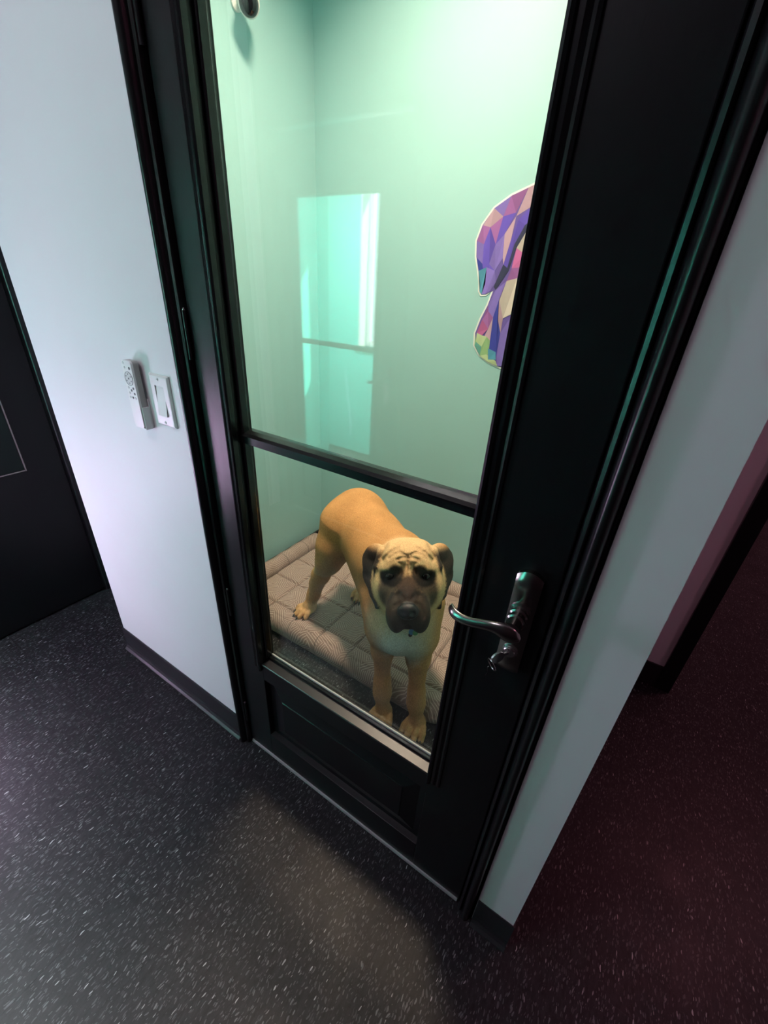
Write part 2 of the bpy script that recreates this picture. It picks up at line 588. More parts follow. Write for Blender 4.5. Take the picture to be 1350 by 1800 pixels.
# cove baseboards (vinyl): profile with a rounded toe
def cove(name, x0, x1, label=None):
    bm = bmesh.new()
    prof = [(W, 0.0), (W - 0.017, 0.0), (W - 0.0165, 0.003), (W - 0.010, 0.009), (W - 0.0055, 0.018), (W - 0.004, 0.03), (W - 0.004, 0.105), (W - 0.002, 0.11), (W, 0.11)]
    prism(bm, prof, 'x', x0, x1)
    return struct(name, bm, 'black_vinyl', label=label)
cove('baseboard_left', -1.545, FLX - 0.001, 'black cove baseboard under the white wall left of the door')
cove('baseboard_right', FRX + 0.001, 0.106, 'short black baseboard at the right wall end')
struct('baseboard_end', nbox(0.102, 0.106, W, BY, 0, 0.11), 'black_vinyl')
struct('baseboard_kennel_left', nbox(-1.43, -1.421, WB, BY, 0, 0.11, bev=0.002), 'black_vinyl', label='black baseboard along the kennel side wall')
struct('baseboard_kennel_back', nbox(-1.421, 0.0, BY - 0.009, BY, 0, 0.11, bev=0.002), 'black_vinyl', label='black baseboard along the kennel back wall')
struct('baseboard_far', nbox(0.106, 0.378, BY - 0.008, BY, 0, 0.11), 'black_vinyl', label='black baseboard under the reddish wall piece')
struct('trim_1', nbox(0.378, 0.432, BY - 0.014, BY + 0.13, 0, 2.1, bev=0.002), 'black_frame', label='black door trim edging the reddish wall piece')

# ------------------------------------------------------------------ the glazed door
FY = 0.545           # slab face
D1 = thing('door_1', 'black glazed door with lever handle closing the dog room', None, (-0.4105, FY, 0), kind='structure')
SL, SR = -0.800, -0.026           # slab edges
GL, GR = -0.700, -0.165           # glazed opening
Z_L, Z_R0, Z_R1, Z_T = 0.447, 1.100, 1.124, 1.785
# frame (jamb legs and head) with a proud rounded roll
def jamb(x_out, x_in, s):
    """s=+1: outer edge at lower x (left leg)"""
    w = x_in - x_out
    pr = [(x_out, WB), (x_out, 0.531)]
    for k in range(9):
        a = math.pi * (1 - k / 8)
        pr.append((x_out + w * 0.30 + w * 0.30 * math.cos(a), 0.531 - 0.013 * math.sin(a)))
    pr += [(x_out + w * 0.66, 0.538), (x_out + w * 0.74, 0.533), (x_out + w * 0.80, 0.531), (x_out + w * 0.95, 0.533), (x_in, 0.540), (x_in, WB)]
    return pr
bm = bmesh.new(); prism(bm, jamb(FLX, -0.803, 1), 'z', 0.0, DTOP)
obj('jamb', bm, 'black_frame', D1, smooth=True)
bm = bmesh.new(); prism(bm, jamb(FRX - 0.007, -0.023, -1), 'z', 0.0, DTOP)
obj('jamb', bm, 'black_frame', D1, smooth=True)
obj('frame_head', nbox(-0.803, -0.023, 0.522, WB, 2.04, DTOP, bev=0.004), 'black_frame', D1)
obj('door_stop', nbox(-0.815, -0.790, 0.592, 0.615, 0.0, 2.04), 'black_frame', D1)
obj('door_stop', nbox(-0.036, -0.012, 0.592, 0.615, 0.0, 2.04), 'black_frame', D1)
# stiles and rails
DB = FY + 0.045
obj('stile', nbox(SL, GL, FY, DB, 0.012, 2.03, bev=0.002), 'black_paint', D1)
obj('stile', nbox(GR, SR, FY, DB, 0.012, 2.03, bev=0.002), 'black_paint', D1)
obj('top_rail', nbox(GL, GR, FY, DB, Z_T, 2.03, bev=0.001), 'black_paint', D1)
obj('lock_rail', nbox(GL, GR, FY, DB, 0.375, Z_L - 0.010), 'black_paint', D1)
bm = bmesh.new()
prism(bm, [(FY - 0.003, Z_L - 0.0099), (FY - 0.003, Z_L - 0.0065), (FY - 0.0015, Z_L - 0.0050), (0.577 - 0.0115, Z_L - 0.0006), (0.577 - 0.0115, Z_L - 0.0099)], 'x', GL + 0.0005, GR - 0.0005)
obj('sloped_sill', bm, 'black_satin', D1)
obj('sill_core', nbox(GL, GR, 0.577 - 0.0115, DB, Z_L - 0.010, Z_L), 'black_paint', D1)
obj('bottom_rail', nbox(GL - 0.0, GR + 0.0, FY, DB, 0.012, 0.118, bev=0.0015), 'black_paint', D1)
obj('door_sweep', nbox(SL + 0.004, SR - 0.004, FY - 0.004, FY + 0.002, 0.004, 0.016, bev=0.001), 'sweep', D1)
# raised panel with bevelled border and moulding
bm = bmesh.new()
px0, px1, pz0, pz1 = GL, GR, 0.118, 0.375
yb, yf = FY + 0.016, FY + 0.006
lay = [(0.0, FY + 0.001), (0.003, yb), (0.020, yb), (0.060, yf), (0.0625, yf - 0.002)]
rings = []
for ins, yy in lay:
    rings.append([bm.verts.new((px0 + ins, yy, pz0 + ins)), bm.verts.new((px1 - ins, yy, pz0 + ins)), bm.verts.new((px1 - ins, yy, pz1 - ins)), bm.verts.new((px0 + ins, yy, pz1 - ins))])
for a, b in zip(rings[:-1], rings[1:]):
    for k in range(4):
        bm.faces.new((a[k], a[(k + 1) % 4], b[(k + 1) % 4], b[k]))
bm.faces.new(rings[-1])
back = [bm.verts.new((v.co.x, DB - 0.01, v.co.z)) for v in rings[0]]
for k in range(4):
    bm.faces.new((rings[0][k], rings[0][(k + 1) % 4], back[(k + 1) % 4], back[k]))
bm.faces.new(back[::-1])
obj('raised_panel', bm, 'black_paint', D1)
# proud moulding beside the glazing: stepped vertical strips
def mould(x_edge, s, name='glazing_moulding'):
    """s=+1 stile lies at higher x"""
    pr = [(0, FY + 0.002), (0, FY - 0.009), (0.004, FY - 0.0115), (0.008, FY - 0.010), (0.010, FY - 0.006), (0.016, FY - 0.0065), (0.022, FY - 0.003), (0.026, FY - 0.0045), (0.030, FY - 0.0035), (0.032, FY + 0.002)]
    bm = bmesh.new()
    prism(bm, [(x_edge + s * p[0], p[1]) for p in pr], 'z', 0.420, Z_T + 0.03)
    obj(name, bm, 'black_bead', D1)
mould(GR - 0.001, 1)
mould(GL + 0.001, -1)
# glass stops inside the opening
GY = 0.577           # glass front
obj('glass_stop', nbox(GL, GL + 0.008, GY - 0.020, GY, Z_L + 0.008, Z_T, bev=0.003), 'black_bead', D1)
obj('glass_stop', nbox(GR - 0.008, GR, GY - 0.020, GY, Z_L + 0.008, Z_T, bev=0.003), 'black_bead', D1)
obj('glass_stop', nbox(GL, GR, GY - 0.012, GY, Z_L, Z_L + 0.008, bev=0.002), 'black_bead', D1)
obj('glass_stop', nbox(GL, GR, GY - 0.012, GY, Z_T - 0.008, Z_T, bev=0.002), 'black_bead', D1)
obj('glass_seal', nbox(GL + 0.008, GR - 0.008, GY - 0.002, GY + 0.0015, Z_L + 0.008, Z_L + 0.013), 'grey_seal', D1, label='pale grey seal strip along the bottom of the glass')
bm = bmesh.new()
prism(bm, [(GY - 0.022, Z_R0), (GY - 0.022, Z_R1 - 0.008), (GY - 0.016, Z_R1 - 0.003), (GY - 0.003, Z_R1), (GY + 0.010, Z_R1), (GY + 0.010, Z_R0)], 'x', GL, GR)
obj('glazing_bar', bm, 'black_bead', D1)
obj('glass_pane', nbox(GL + 0.002, GR - 0.002, GY, GY + 0.006, Z_R1 - 0.004, Z_T), 'glass', D1)
obj('glass_pane', nbox(GL + 0.002, GR - 0.002, GY, GY + 0.006, Z_L + 0.002, Z_R0 + 0.004), 'glass', D1)
# hinges: knuckle barrels with bright pin tips
for z in (0.16, 0.62, 1.30, 1.75):
    bm = bmesh.new()
    lathe(bm, [(0.0045, -0.045), (0.0045, 0.045)], (-0.8015, FY - 0.006, z), (0, 0, 1), 12)
    hg = obj('hinge', bm, 'black_frame', D1, smooth=True)
    bm = bmesh.new()
    lathe(bm, [(0.003, 0.045), (0.0035, 0.047), (0.002, 0.050)], (-0.8015, FY - 0.006, z), (0, 0, 1), 10)
    obj('hinge_pin', bm, 'steel', hg, smooth=True)

# lever handle on a long curved escutcheon
HX = -0.0665
hand = obj('lever_handle', nbox(HX - 0.019, HX + 0.019, FY - 0.004, FY, 0.858, 1.046, bev=0.001), 'nickel', D1, label='brushed nickel lever handle on a long plate')
bm = bmesh.new()
nx, nz = 14, 26
grid = {}
for i in range(nx + 1):
    for j in range(nz + 1):
        u = i / nx * 2 - 1
        v = j / nz
        x = HX + 0.0195 * u
        top = 1.044 + 0.010 * (1 - u * u)
        z = 0.856 + (top - 0.856) * v
        dep = 0.008 + 0.005 * (1 - u * u)
        edge = min(1.0, min(v, 1 - v) * 18)
        grid[i, j] = bm.verts.new((x, FY - 0.003 - dep * (0.55 + 0.45 * edge), z))
for i in range(nx):
    for j in range(nz):
        bm.faces.new((grid[i, j], grid[i + 1, j], grid[i + 1, j + 1], grid[i, j + 1]))
bd = [e for e in bm.edges if e.is_boundary]
r = bmesh.ops.extrude_edge_only(bm, edges=bd)
for v in [g for g in r['geom'] if isinstance(g, bmesh.types.BMVert)]:
    v.co.y = FY
obj('escutcheon', bm, 'nickel', hand, smooth=True)
bm = bmesh.new()
lathe(bm, [(0.017, 0.0), (0.017, 0.006), (0.0125, 0.008), (0.0125, 0.012), (0.0145, 0.014), (0.0145, 0.018), (0.012, 0.020), (0.012, 0.025), (0.0140, 0.027), (0.0140, 0.031), (0.0115, 0.033), (0.0115, 0.050)],
      (HX, FY - 0.012, 0.985), (0, -1, 0), 24)
obj('spindle_collar', bm, 'nickel', hand, smooth=True)
bm = bmesh.new()
lp = [(HX + 0.014, FY - 0.060, 0.972), (HX + 0.006, FY - 0.062, 0.975), (HX - 0.008, FY - 0.064, 0.980), (HX - 0.024, FY - 0.066, 0.981), (HX - 0.042, FY - 0.066, 0.976), (HX - 0.060, FY - 0.065, 0.970), (HX - 0.077, FY - 0.062, 0.967), (HX - 0.090, FY - 0.057, 0.967), (HX - 0.098, FY - 0.049, 0.968)]
lr = [(0.0035, 0.005), (0.006, 0.0125), (0.0075, 0.0130), (0.0060, 0.0095), (0.0052, 0.0080), (0.005, 0.0078), (0.005, 0.0082), (0.0045, 0.0085), (0.0035, 0.0075)]
def catmull(P, sub=5):
    P = [tuple(p) for p in P]
    out = []
    n = len(P)
    for i in range(n - 1):
        p0, p1, p2, p3 = P[max(i - 1, 0)], P[i], P[i + 1], P[min(i + 2, n - 1)]
        for k in range(sub):
            t = k / sub
            out.append(tuple(0.5 * (2 * b + (c - a) * t + (2 * a - 5 * b + 4 * c - d) * t * t + (3 * b - a - 3 * c + d) * t ** 3) for a, b, c, d in zip(p0, p1, p2, p3)))
    out.append(P[-1])
    return out
lp = catmull(lp); lr = catmull(lr)
tube(bm, lp, lr, 14)
lv = obj('lever', bm, 'nickel', hand, smooth='all')
bm = bmesh.new()
lathe(bm, [(0.0125, 0.0), (0.0125, 0.006), (0.0095, 0.0075), (0.0095, 0.012), (0.0085, 0.013)], (HX, FY - 0.010, 0.905), (0, -1, 0), 24)
obj('lock_cylinder', bm, 'steel', hand, smooth=True)

# key left in the lock, with its ring
ky = thing('key', 'small steel key with wire ring hanging in the door lock', 'key', (HX, FY - 0.022, 0.905))
bm = bmesh.new()
box(bm, HX - 0.0012, HX + 0.0012, FY - 0.032, FY - 0.018, 0.902, 0.908, bev=0.0005)
obj('blade', bm, 'steel', ky)
bm = bmesh.new()
pts = []
for k in range(20):
    a = 2 * math.pi * k / 20
    pts.append((FY - 0.043 + 0.012 * math.cos(a), 0.902 + 0.011 * math.sin(a)))
prism(bm, pts, 'x', HX - 0.0015, HX + 0.0015)
kb = obj('bow', bm, 'steel', ky)
bm = bmesh.new()
R0 = Vector((HX, FY - 0.051, 0.889))
ky.rotation_euler = (0, 0, math.radians(-35))
tube(bm, [R0 + Vector((0.010 * math.cos(a), -0.004 * math.sin(a), 0.011 * math.sin(a))) for a in [2 * math.pi * k / 24 for k in range(25)]], 0.0009, 8)
obj('key_ring', bm, 'steel', ky, smooth='all')
bm = bmesh.new()
tube(bm, [R0 + Vector((-0.006, 0.0, -0.010)), R0 + Vector((-0.009, 0.002, -0.018)), R0 + Vector((-0.007, 0.003, -0.027)), R0 + Vector((-0.011, 0.003, -0.038))], 0.0009, 8)
obj('wire_tail', bm, 'dark_steel', ky, smooth='all')

# the second door across the corridor: the same make, mirrored
D2 = copy_tree(D1)
D2.name = 'door_2'
D2['label'] = 'black glazed door across the corridor, mirrored in the glass'
D2.location = (OD, OY + 0.0, 0)
D2.scale = (1, -1, 1)

# the black door on the left side wall
D3 = thing('door_3', 'black side door with small glazed panel at far left', None, (LX, 0.3, 0), kind='structure')
obj('slab', nbox(LX, LX + 0.03, 0.06, 0.665, 0.01, 2.03, bev=0.002), 'black_paint', D3)
obj('casing', nbox(LX, LX + 0.045, 0.672, 0.730, 0.0, 2.10, bev=0.006, seg=3), 'black_frame', D3)
obj('casing', nbox(LX, LX + 0.045, 0.045, 0.058, 0.0, 2.10, bev=0.006, seg=3), 'black_frame', D3)
obj('casing', nbox(LX, LX + 0.045, 0.058, 0.672, 2.04, 2.10, bev=0.006, seg=3), 'black_frame', D3)
GLZ = 0.690
dp = obj('glazed_panel', nbox(LX + 0.030, LX + 0.033, 0.16, 0.535, GLZ, 1.80), 'dark_glass', D3)
for a in ((0.535, 0.541, GLZ - 0.006, 1.806), (0.154, 0.16, GLZ - 0.006, 1.806)):
    obj('glazing_bead', nbox(LX + 0.030, LX + 0.036, a[0], a[1], a[2], a[3], bev=0.001), 'nickel', dp)
obj('glazing_bead', nbox(LX + 0.030, LX + 0.036, 0.16, 0.535, GLZ - 0.006, GLZ, bev=0.001), 'nickel', dp)

# ------------------------------------------------------------------ switch, remote
sw = thing('light_switch', 'white rocker light switch plate on the wall beside the door', 'light switch', (-0.925, W, 1.16))
SX0, SX1, SZ0, SZ1 = -0.955, -0.885, 1.094, 1.209
bm = bmesh.new()
lay = [(0.0, W), (0.0, W - 0.003), (0.003, W - 0.0065), (0.006, W - 0.007)]
rings = []
for ins, yy in lay:
    rings.append([bm.verts.new((SX0 + ins, yy, SZ0 + ins)), bm.verts.new((SX1 - ins, yy, SZ0 + ins)), bm.verts.new((SX1 - ins, yy, SZ1 - ins)), bm.verts.new((SX0 + ins, yy, SZ1 - ins))])
for a, b in zip(rings[:-1], rings[1:]):
    for k in range(4):
        bm.faces.new((a[k], a[(k + 1) % 4], b[(k + 1) % 4], b[k]))
# opening for the rocker
cx, cz = -0.920, 1.1515
hx, hz = 0.0168, 0.0335
q = [bm.verts.new((cx - hx, W - 0.007, cz - hz)), bm.verts.new((cx + hx, W - 0.007, cz - hz)), bm.verts.new((cx + hx, W - 0.007, cz + hz)), bm.verts.new((cx - hx, W - 0.007, cz + hz))]
for k in range(4):
    bm.faces.new((rings[-1][k], rings[-1][(k + 1) % 4], q[(k + 1) % 4], q[k]))
q2 = [bm.verts.new((v.co.x, W - 0.001, v.co.z)) for v in q]
for k in range(4):
    bm.faces.new((q[k], q[(k + 1) % 4], q2[(k + 1) % 4], q2[k]))
bm.faces.new(q2)
obj('wall_plate', bm, 'white_plastic', sw)
bm = bmesh.new()
e = 0.0008
prism(bm, [(W - 0.0012, cz - hz + e), (W - 0.0110, cz - hz + e), (W - 0.0068, cz), (W - 0.0042, cz + hz - e), (W - 0.0012, cz + hz - e)], 'x', cx - hx + e, cx + hx - e)
obj('rocker', bm, 'white_plastic', sw)
for zz in (cz + 0.0485, cz - 0.0485):
    bm = bmesh.new()
    lathe(bm, [(0.0032, 0.0), (0.0032, 0.0012), (0.0022, 0.0017)], (cx, W - 0.0068, zz), (0, -1, 0), 14)
    sc_ = obj('screw', bm, 'button_light', sw, smooth=True)
    obj('slot', nbox(cx - 0.0024, cx + 0.0024, W - 0.0088, W - 0.0084, zz - 0.0004, zz + 0.0004), 'button_grey', sc_)

def rounded(x0, x1, z0, z1, r, k=6):
    pts = []
    for cxx, czz, a0 in ((x1 - r, z1 - r, 0), (x0 + r, z1 - r, 90), (x0 + r, z0 + r, 180), (x1 - r, z0 + r, 270)):
        for i in range(k + 1):
            a = math.radians(a0 + 90 * i / k)
            pts.append((cxx + r * math.cos(a), czz + r * math.sin(a)))
    return pts

hd = thing('remote_holder', 'grey plastic cradle on the wall holding the white remote', 'holder', (-1.000, W, 1.08))
RX0, RX1, RZ0, RZ1 = -1.024, -0.986, 1.078, 1.230
obj('back_plate', nbox(RX0 - 0.002, RX1 + 0.003, W - 0.004, W, 1.076, 1.145, bev=0.001), 'white_plastic', hd)
obj('side_wall', nbox(RX1 + 0.001, RX1 + 0.004, W - 0.021, W - 0.004, 1.076, 1.128, bev=0.001), 'white_plastic', hd)
obj('side_wall', nbox(RX0 - 0.004, RX0 - 0.001, W - 0.021, W - 0.004, 1.076, 1.128, bev=0.001), 'white_plastic', hd)
obj('bottom_lip', nbox(RX0 - 0.002, RX1 + 0.003, W - 0.021, W - 0.004, 1.0745, 1.0775, bev=0.001), 'white_plastic', hd)
rm = thing('remote_control', 'slim white remote control with round keypad beside the switch', 'remote', (-1.015, W - 0.012, RZ0))
RYB, RYF = W - 0.006, W - 0.0235
bm = bmesh.new(); prism(bm, rounded(RX0, RX1, RZ0, RZ1, 0.006), 'y', RYB, RYF + 0.005)
obj('back_shell', bm, 'grey_plastic', rm, smooth=True)
bm = bmesh.new(); prism(bm, rounded(RX0, RX1, RZ0, RZ1, 0.007), 'y', RYF + 0.005, RYF)
obj('face_plate', bm, 'white_plastic', rm, smooth=True)
def button(x, z, r, m, h=0.0009, name='button', seg=14):
    bm = bmesh.new()
    lathe(bm, [(r, 0), (r, h * 0.7), (r * 0.8, h)], (x, RYF, z), (0, -1, 0), seg)
    return obj(name, bm, m, rm, smooth=True)
RC = (RX0 + RX1) / 2
bm = bmesh.new()
lathe(bm, [(0.0155, 0), (0.0155, 0.0009), (0.0150, 0.0009), (0.0150, 0.0002)], (RC, RYF, 1.191), (0, -1, 0), 30)
obj('keypad_ring', bm, 'button_grey', rm)
button(RC, 1.191, 0.0148, 'button_light', 0.0006, 'round_keypad', 30)
button(RC - 0.011, 1.2245, 0.0028, 'button_light'); button(RC - 0.009, 1.2145, 0.0026, 'button_light'); button(RC + 0.010, 1.2145, 0.0032, 'button_grey')
for a in range(0, 360, 60):
    button(RC + 0.010 * math.sin(math.radians(a)), 1.191 + 0.010 * math.cos(math.radians(a)), 0.0013, 'button_grey', 0.0014, 'key_dot', 8)
button(RC, 1.191, 0.0022, 'button_grey', 0.0014, 'key_dot', 8)
for i, (dx, z) in enumerate(((-0.010, 1.170), (0.009, 1.170), (0.0, 1.1645), (-0.010, 1.158), (0.010, 1.158), (-0.011, 1.148), (0.0, 1.148), (0.010, 1.148))):
    button(RC + dx, z, 0.0028, 'button_grey' if i in (1, 2, 4, 6) else 'button_light')

# ------------------------------------------------------------------ kennel: lamp fixture, camera, decal, bed
lf = thing('ceiling_light', 'round ceiling light above the dog in the mint green room', 'light', (-0.74, 1.08, H))
bm = bmesh.new(); lathe(bm, [(0.11, 0.0), (0.11, 0.035), (0.10, 0.05)], (-0.74, 1.08, H), (0, 0, -1), 32)
obj('housing', bm, 'white_plastic', lf, smooth=True)

def fixture(label, x, y, w, d):
    t = thing('ceiling_light', label, 'light', (x, y, H))
    obj('housing', nbox(x - w / 2 - 0.02, x + w / 2 + 0.02, y - d / 2 - 0.02, y + d / 2 + 0.02, H - 0.022, H, bev=0.004), 'white_plastic', t)
fixture('flat white ceiling panel light of the corridor in front of the door', -0.95, -0.50, 0.5, 0.4)
fixture('red glowing ceiling panel light far down the right passage', 1.5, 2.5, 0.4, 0.4)
fixture('magenta ceiling panel light near the right wall end', 1.7, 0.6, 0.3, 0.3)
wl = thing('fill_box', 'added box behind the unseen lavender fill on the left side wall', 'lamp', (LX, -0.10, 0.62))  # box added to back the unseen lavender fill
obj('back_box', nbox(LX, LX + 0.05, -0.24, 0.04, 0.35, 0.89, bev=0.004), 'white_plastic', wl)

scm = thing('security_camera', 'small white security camera with dark lens on the kennel wall', 'camera', (-1.43, 1.30, 2.16))
bm = bmesh.new(); lathe(bm, [(0.022, 0), (0.022, 0.006), (0.008, 0.010), (0.008, 0.05)], (-1.43, 1.30, 2.150), (1, 0, 0.0), 20)
obj('bracket', bm, 'white_plastic', scm, smooth=True)
cd = Vector((0.55, -0.55, -0.42)).normalized()
cc = Vector((-1.372, 1.300, 2.140))
bm = bmesh.new(); lathe(bm, [(0.010, -0.035), (0.026, -0.030), (0.031, -0.020), (0.032, 0.022), (0.0305, 0.027), (0.029, 0.027)], cc, cd, 32)
ch = obj('housing', bm, 'white_plastic', scm, smooth=True)
bm = bmesh.new(); lathe(bm, [(0.0285, 0.020), (0.0285, 0.027), (0.022, 0.032), (0.012, 0.0345), (0.0, 0.035)], cc, cd, 32)
obj('lens', bm, 'lens_black', scm, smooth='all')

# the low-poly dog-head wall decal (generic design), lying on the back wall
def decal():
    y = BY
    K = 1.0
    # outline in wall coordinates (x, z) read for the visible half, mirrored for the hidden half
    xc = -0.40
    L = [(-0.400, 1.752), (-0.470, 1.745), (-0.530, 1.722), (-0.585, 1.702), (-0.640, 1.668), (-0.675, 1.620), (-0.690, 1.570), (-0.683, 1.520), (-0.668, 1.478), (-0.655, 1.440), (-0.652, 1.412), (-0.640, 1.397), (-0.618, 1.400), (-0.600, 1.415),
         (-0.612, 1.370), (-0.632, 1.320), (-0.645, 1.270), (-0.640, 1.225), (-0.612, 1.190), (-0.570, 1.168), (-0.520, 1.155), (-0.460, 1.150), (-0.400, 1.148)]
    R_ = [(2 * xc - x, z) for x, z in L[::-1]]
    out = L + R_[1:-1]
    root = thing('wall_decal', 'purple and blue faceted dog head decal on the mint wall', 'decal', (xc, y, 1.15))
    bm = bmesh.new()
    prism(bm, [(x, z) for x, z in out], 'y', y - 0.0015, y)
    obj('backing', bm, 'white_plastic', root)
    # facets: (polygon, colour) slightly proud of the backing
    P = (0.16, 0.10, 0.50); B = (0.07, 0.08, 0.42); M_ = (0.38, 0.14, 0.36); K_ = (0.56, 0.36, 0.40); C = (0.70, 0.60, 0.48)
    D_ = (0.05, 0.05, 0.10); T_ = (0.12, 0.40, 0.52); G = (0.36, 0.58, 0.25); Lm = (0.56, 0.68, 0.34); S = (0.16, 0.44, 0.34)
    V = (0.29, 0.20, 0.58); PK = (0.62, 0.16, 0.36)
    f = [
        ([(-0.530, 1.716), (-0.470, 1.738), (-0.470, 1.690), (-0.510, 1.665), (-0.555, 1.640)], K_),
        ([(-0.583, 1.696), (-0.530, 1.716), (-0.558, 1.650), (-0.600, 1.640)], M_),
        ([(-0.636, 1.664), (-0.583, 1.696), (-0.600, 1.640)], V),
        ([(-0.636, 1.664), (-0.600, 1.640), (-0.640, 1.610), (-0.668, 1.616)], K_),
        ([(-0.600, 1.640), (-0.558, 1.650), (-0.585, 1.590), (-0.612, 1.560)], P),
        ([(-0.640, 1.610), (-0.600, 1.640), (-0.612, 1.560)], M_),
        ([(-0.668, 1.616), (-0.640, 1.610), (-0.655, 1.560), (-0.683, 1.570)], M_),
        ([(-0.683, 1.570), (-0.655, 1.560), (-0.650, 1.500), (-0.676, 1.520)], V),
        ([(-0.655, 1.560), (-0.640, 1.610), (-0.612, 1.560), (-0.625, 1.500), (-0.650, 1.500)], P),
        ([(-0.612, 1.560), (-0.585, 1.590), (-0.578, 1.520), (-0.600, 1.480), (-0.625, 1.500)], V),
        ([(-0.676, 1.520), (-0.650, 1.500), (-0.640, 1.470), (-0.661, 1.478)], B),
        ([(-0.650, 1.500), (-0.625, 1.500), (-0.600, 1.480), (-0.618, 1.450), (-0.640, 1.470)], P),
        ([(-0.661, 1.478), (-0.632, 1.490), (-0.628, 1.440), (-0.636, 1.404), (-0.646, 1.412), (-0.649, 1.440)], T_),
        ([(-0.632, 1.490), (-0.600, 1.480), (-0.590, 1.445), (-0.606, 1.415), (-0.620, 1.405), (-0.636, 1.404), (-0.628, 1.440)], V),
        ([(-0.585, 1.590), (-0.555, 1.640), (-0.560, 1.570), (-0.572, 1.500), (-0.578, 1.520)], K_),
        ([(-0.470, 1.690), (-0.470, 1.650), (-0.520, 1.615), (-0.545, 1.560), (-0.556, 1.490), (-0.572, 1.500), (-0.560, 1.570), (-0.545, 1.630), (-0.510, 1.665)], P),
        ([(-0.470, 1.650), (-0.470, 1.635), (-0.510, 1.600), (-0.535, 1.550), (-0.550, 1.480), (-0.585, 1.420), (-0.594, 1.430), (-0.572, 1.500), (-0.556, 1.490), (-0.545, 1.560), (-0.520, 1.615)], D_),
        ([(-0.470, 1.635), (-0.410, 1.640), (-0.420, 1.540), (-0.500, 1.530), (-0.535, 1.550), (-0.510, 1.600)], C),
        ([(-0.535, 1.550), (-0.500, 1.530), (-0.490, 1.495), (-0.540, 1.490)], PK),
        ([(-0.540, 1.490), (-0.490, 1.495), (-0.515, 1.460), (-0.550, 1.450)], M_),
        ([(-0.490, 1.495), (-0.420, 1.540), (-0.420, 1.480), (-0.500, 1.440)], B),
        ([(-0.550, 1.450), (-0.515, 1.460), (-0.500, 1.440), (-0.505, 1.350), (-0.540, 1.330), (-0.566, 1.390)], C),
        ([(-0.566, 1.390), (-0.540, 1.330), (-0.540, 1.280), (-0.560, 1.330)], K_),
        ([(-0.585, 1.420), (-0.550, 1.450), (-0.566, 1.390), (-0.578, 1.330), (-0.600, 1.350), (-0.603, 1.370)], V),
        ([(-0.566, 1.390), (-0.560, 1.330), (-0.540, 1.280), (-0.540, 1.200), (-0.570, 1.190), (-0.575, 1.250), (-0.578, 1.330)], B),
        ([(-0.603, 1.370), (-0.600, 1.350), (-0.578, 1.330), (-0.590, 1.290), (-0.618, 1.320)], M_),
        ([(-0.618, 1.320), (-0.590, 1.290), (-0.610, 1.265), (-0.632, 1.272)], PK),
        ([(-0.590, 1.290), (-0.578, 1.330), (-0.575, 1.250), (-0.600, 1.262)], K_),
        ([(-0.632, 1.272), (-0.610, 1.265), (-0.590, 1.262), (-0.605, 1.225), (-0.630, 1.240)], Lm),
        ([(-0.638, 1.268), (-0.630, 1.240), (-0.634, 1.226)], G),
        ([(-0.630, 1.240), (-0.605, 1.225), (-0.606, 1.192), (-0.633, 1.226)], S),
        ([(-0.605, 1.225), (-0.590, 1.262), (-0.575, 1.250), (-0.572, 1.200), (-0.606, 1.192)], G),
        ([(-0.606, 1.192), (-0.580, 1.200), (-0.540, 1.180), (-0.530, 1.163), (-0.570, 1.174)], Lm),
        ([(-0.578, 1.222), (-0.545, 1.212), (-0.540, 1.185), (-0.570, 1.182)], T_),
        ([(-0.540, 1.280), (-0.505, 1.350), (-0.440, 1.330), (-0.440, 1.180), (-0.530, 1.163), (-0.540, 1.200)], V),
        ([(-0.505, 1.350), (-0.500, 1.440), (-0.420, 1.480), (-0.405, 1.400), (-0.440, 1.330)], K_),
        ([(-0.470, 1.738), (-0.405, 1.745), (-0.410, 1.640), (-0.470, 1.635)], M_),
        ([(-0.440, 1.330), (-0.405, 1.400), (-0.402, 1.160), (-0.440, 1.180)], D_),
    ]
    bm = bmesh.new()
    mx, mz = sum(p[0] for p in out) / len(out), sum(p[1] for p in out) / len(out)
    inner = []
    n_ = len(out)
    for i in range(n_):
        a, b = Vector(out[i - 1]), Vector(out[(i + 1) % n_])
        t = (b - a).normalized()
        nrm = Vector((-t.y, t.x))
        inner.append((out[i][0] + nrm.x * 0.006, out[i][1] + nrm.y * 0.006))
    prism(bm, inner, 'y', y - 0.0019, y - 0.0012)
    o = obj('ground_print', bm, 'decal_print', root)
    at = o.data.attributes.new('print', 'FLOAT_COLOR', 'FACE')
    for d_ in at.data:
        d_.color = (0.15, 0.10, 0.36, 1)
    for fi, (poly, c) in enumerate(f):
        for mir in (0, 1):
            pp = [(x, z) if not mir else (2 * xc - x, z) for x, z in poly]
            bm = bmesh.new()
            mid = Vector((sum(p[0] for p in pp) / len(pp), sum(p[1] for p in pp) / len(pp)))
            vs = [bm.verts.new((p[0], y - 0.0022 - 0.00004 * fi, p[1])) for p in pp]
            vb = [bm.verts.new((p[0], y - 0.0014, p[1])) for p in pp]
            k = len(pp)
            fr = bm.faces.new(vs)
            for i in range(k):
                bm.faces.new((vs[i], vs[(i + 1) % k], vb[(i + 1) % k], vb[i]))
            bmesh.ops.triangulate(bm, faces=[fr], ngon_method='EAR_CLIP')
            o = obj('facet', bm, 'decal_print', root)
            at = o.data.attributes.new('print', 'FLOAT_COLOR', 'FACE')
            for d_ in at.data:
                g = 1 + random.uniform(-0.16, 0.22)
                d_.color = (c[0] * g * 0.80, c[1] * g * 0.80, c[2] * g * 0.92, 1)
decal()

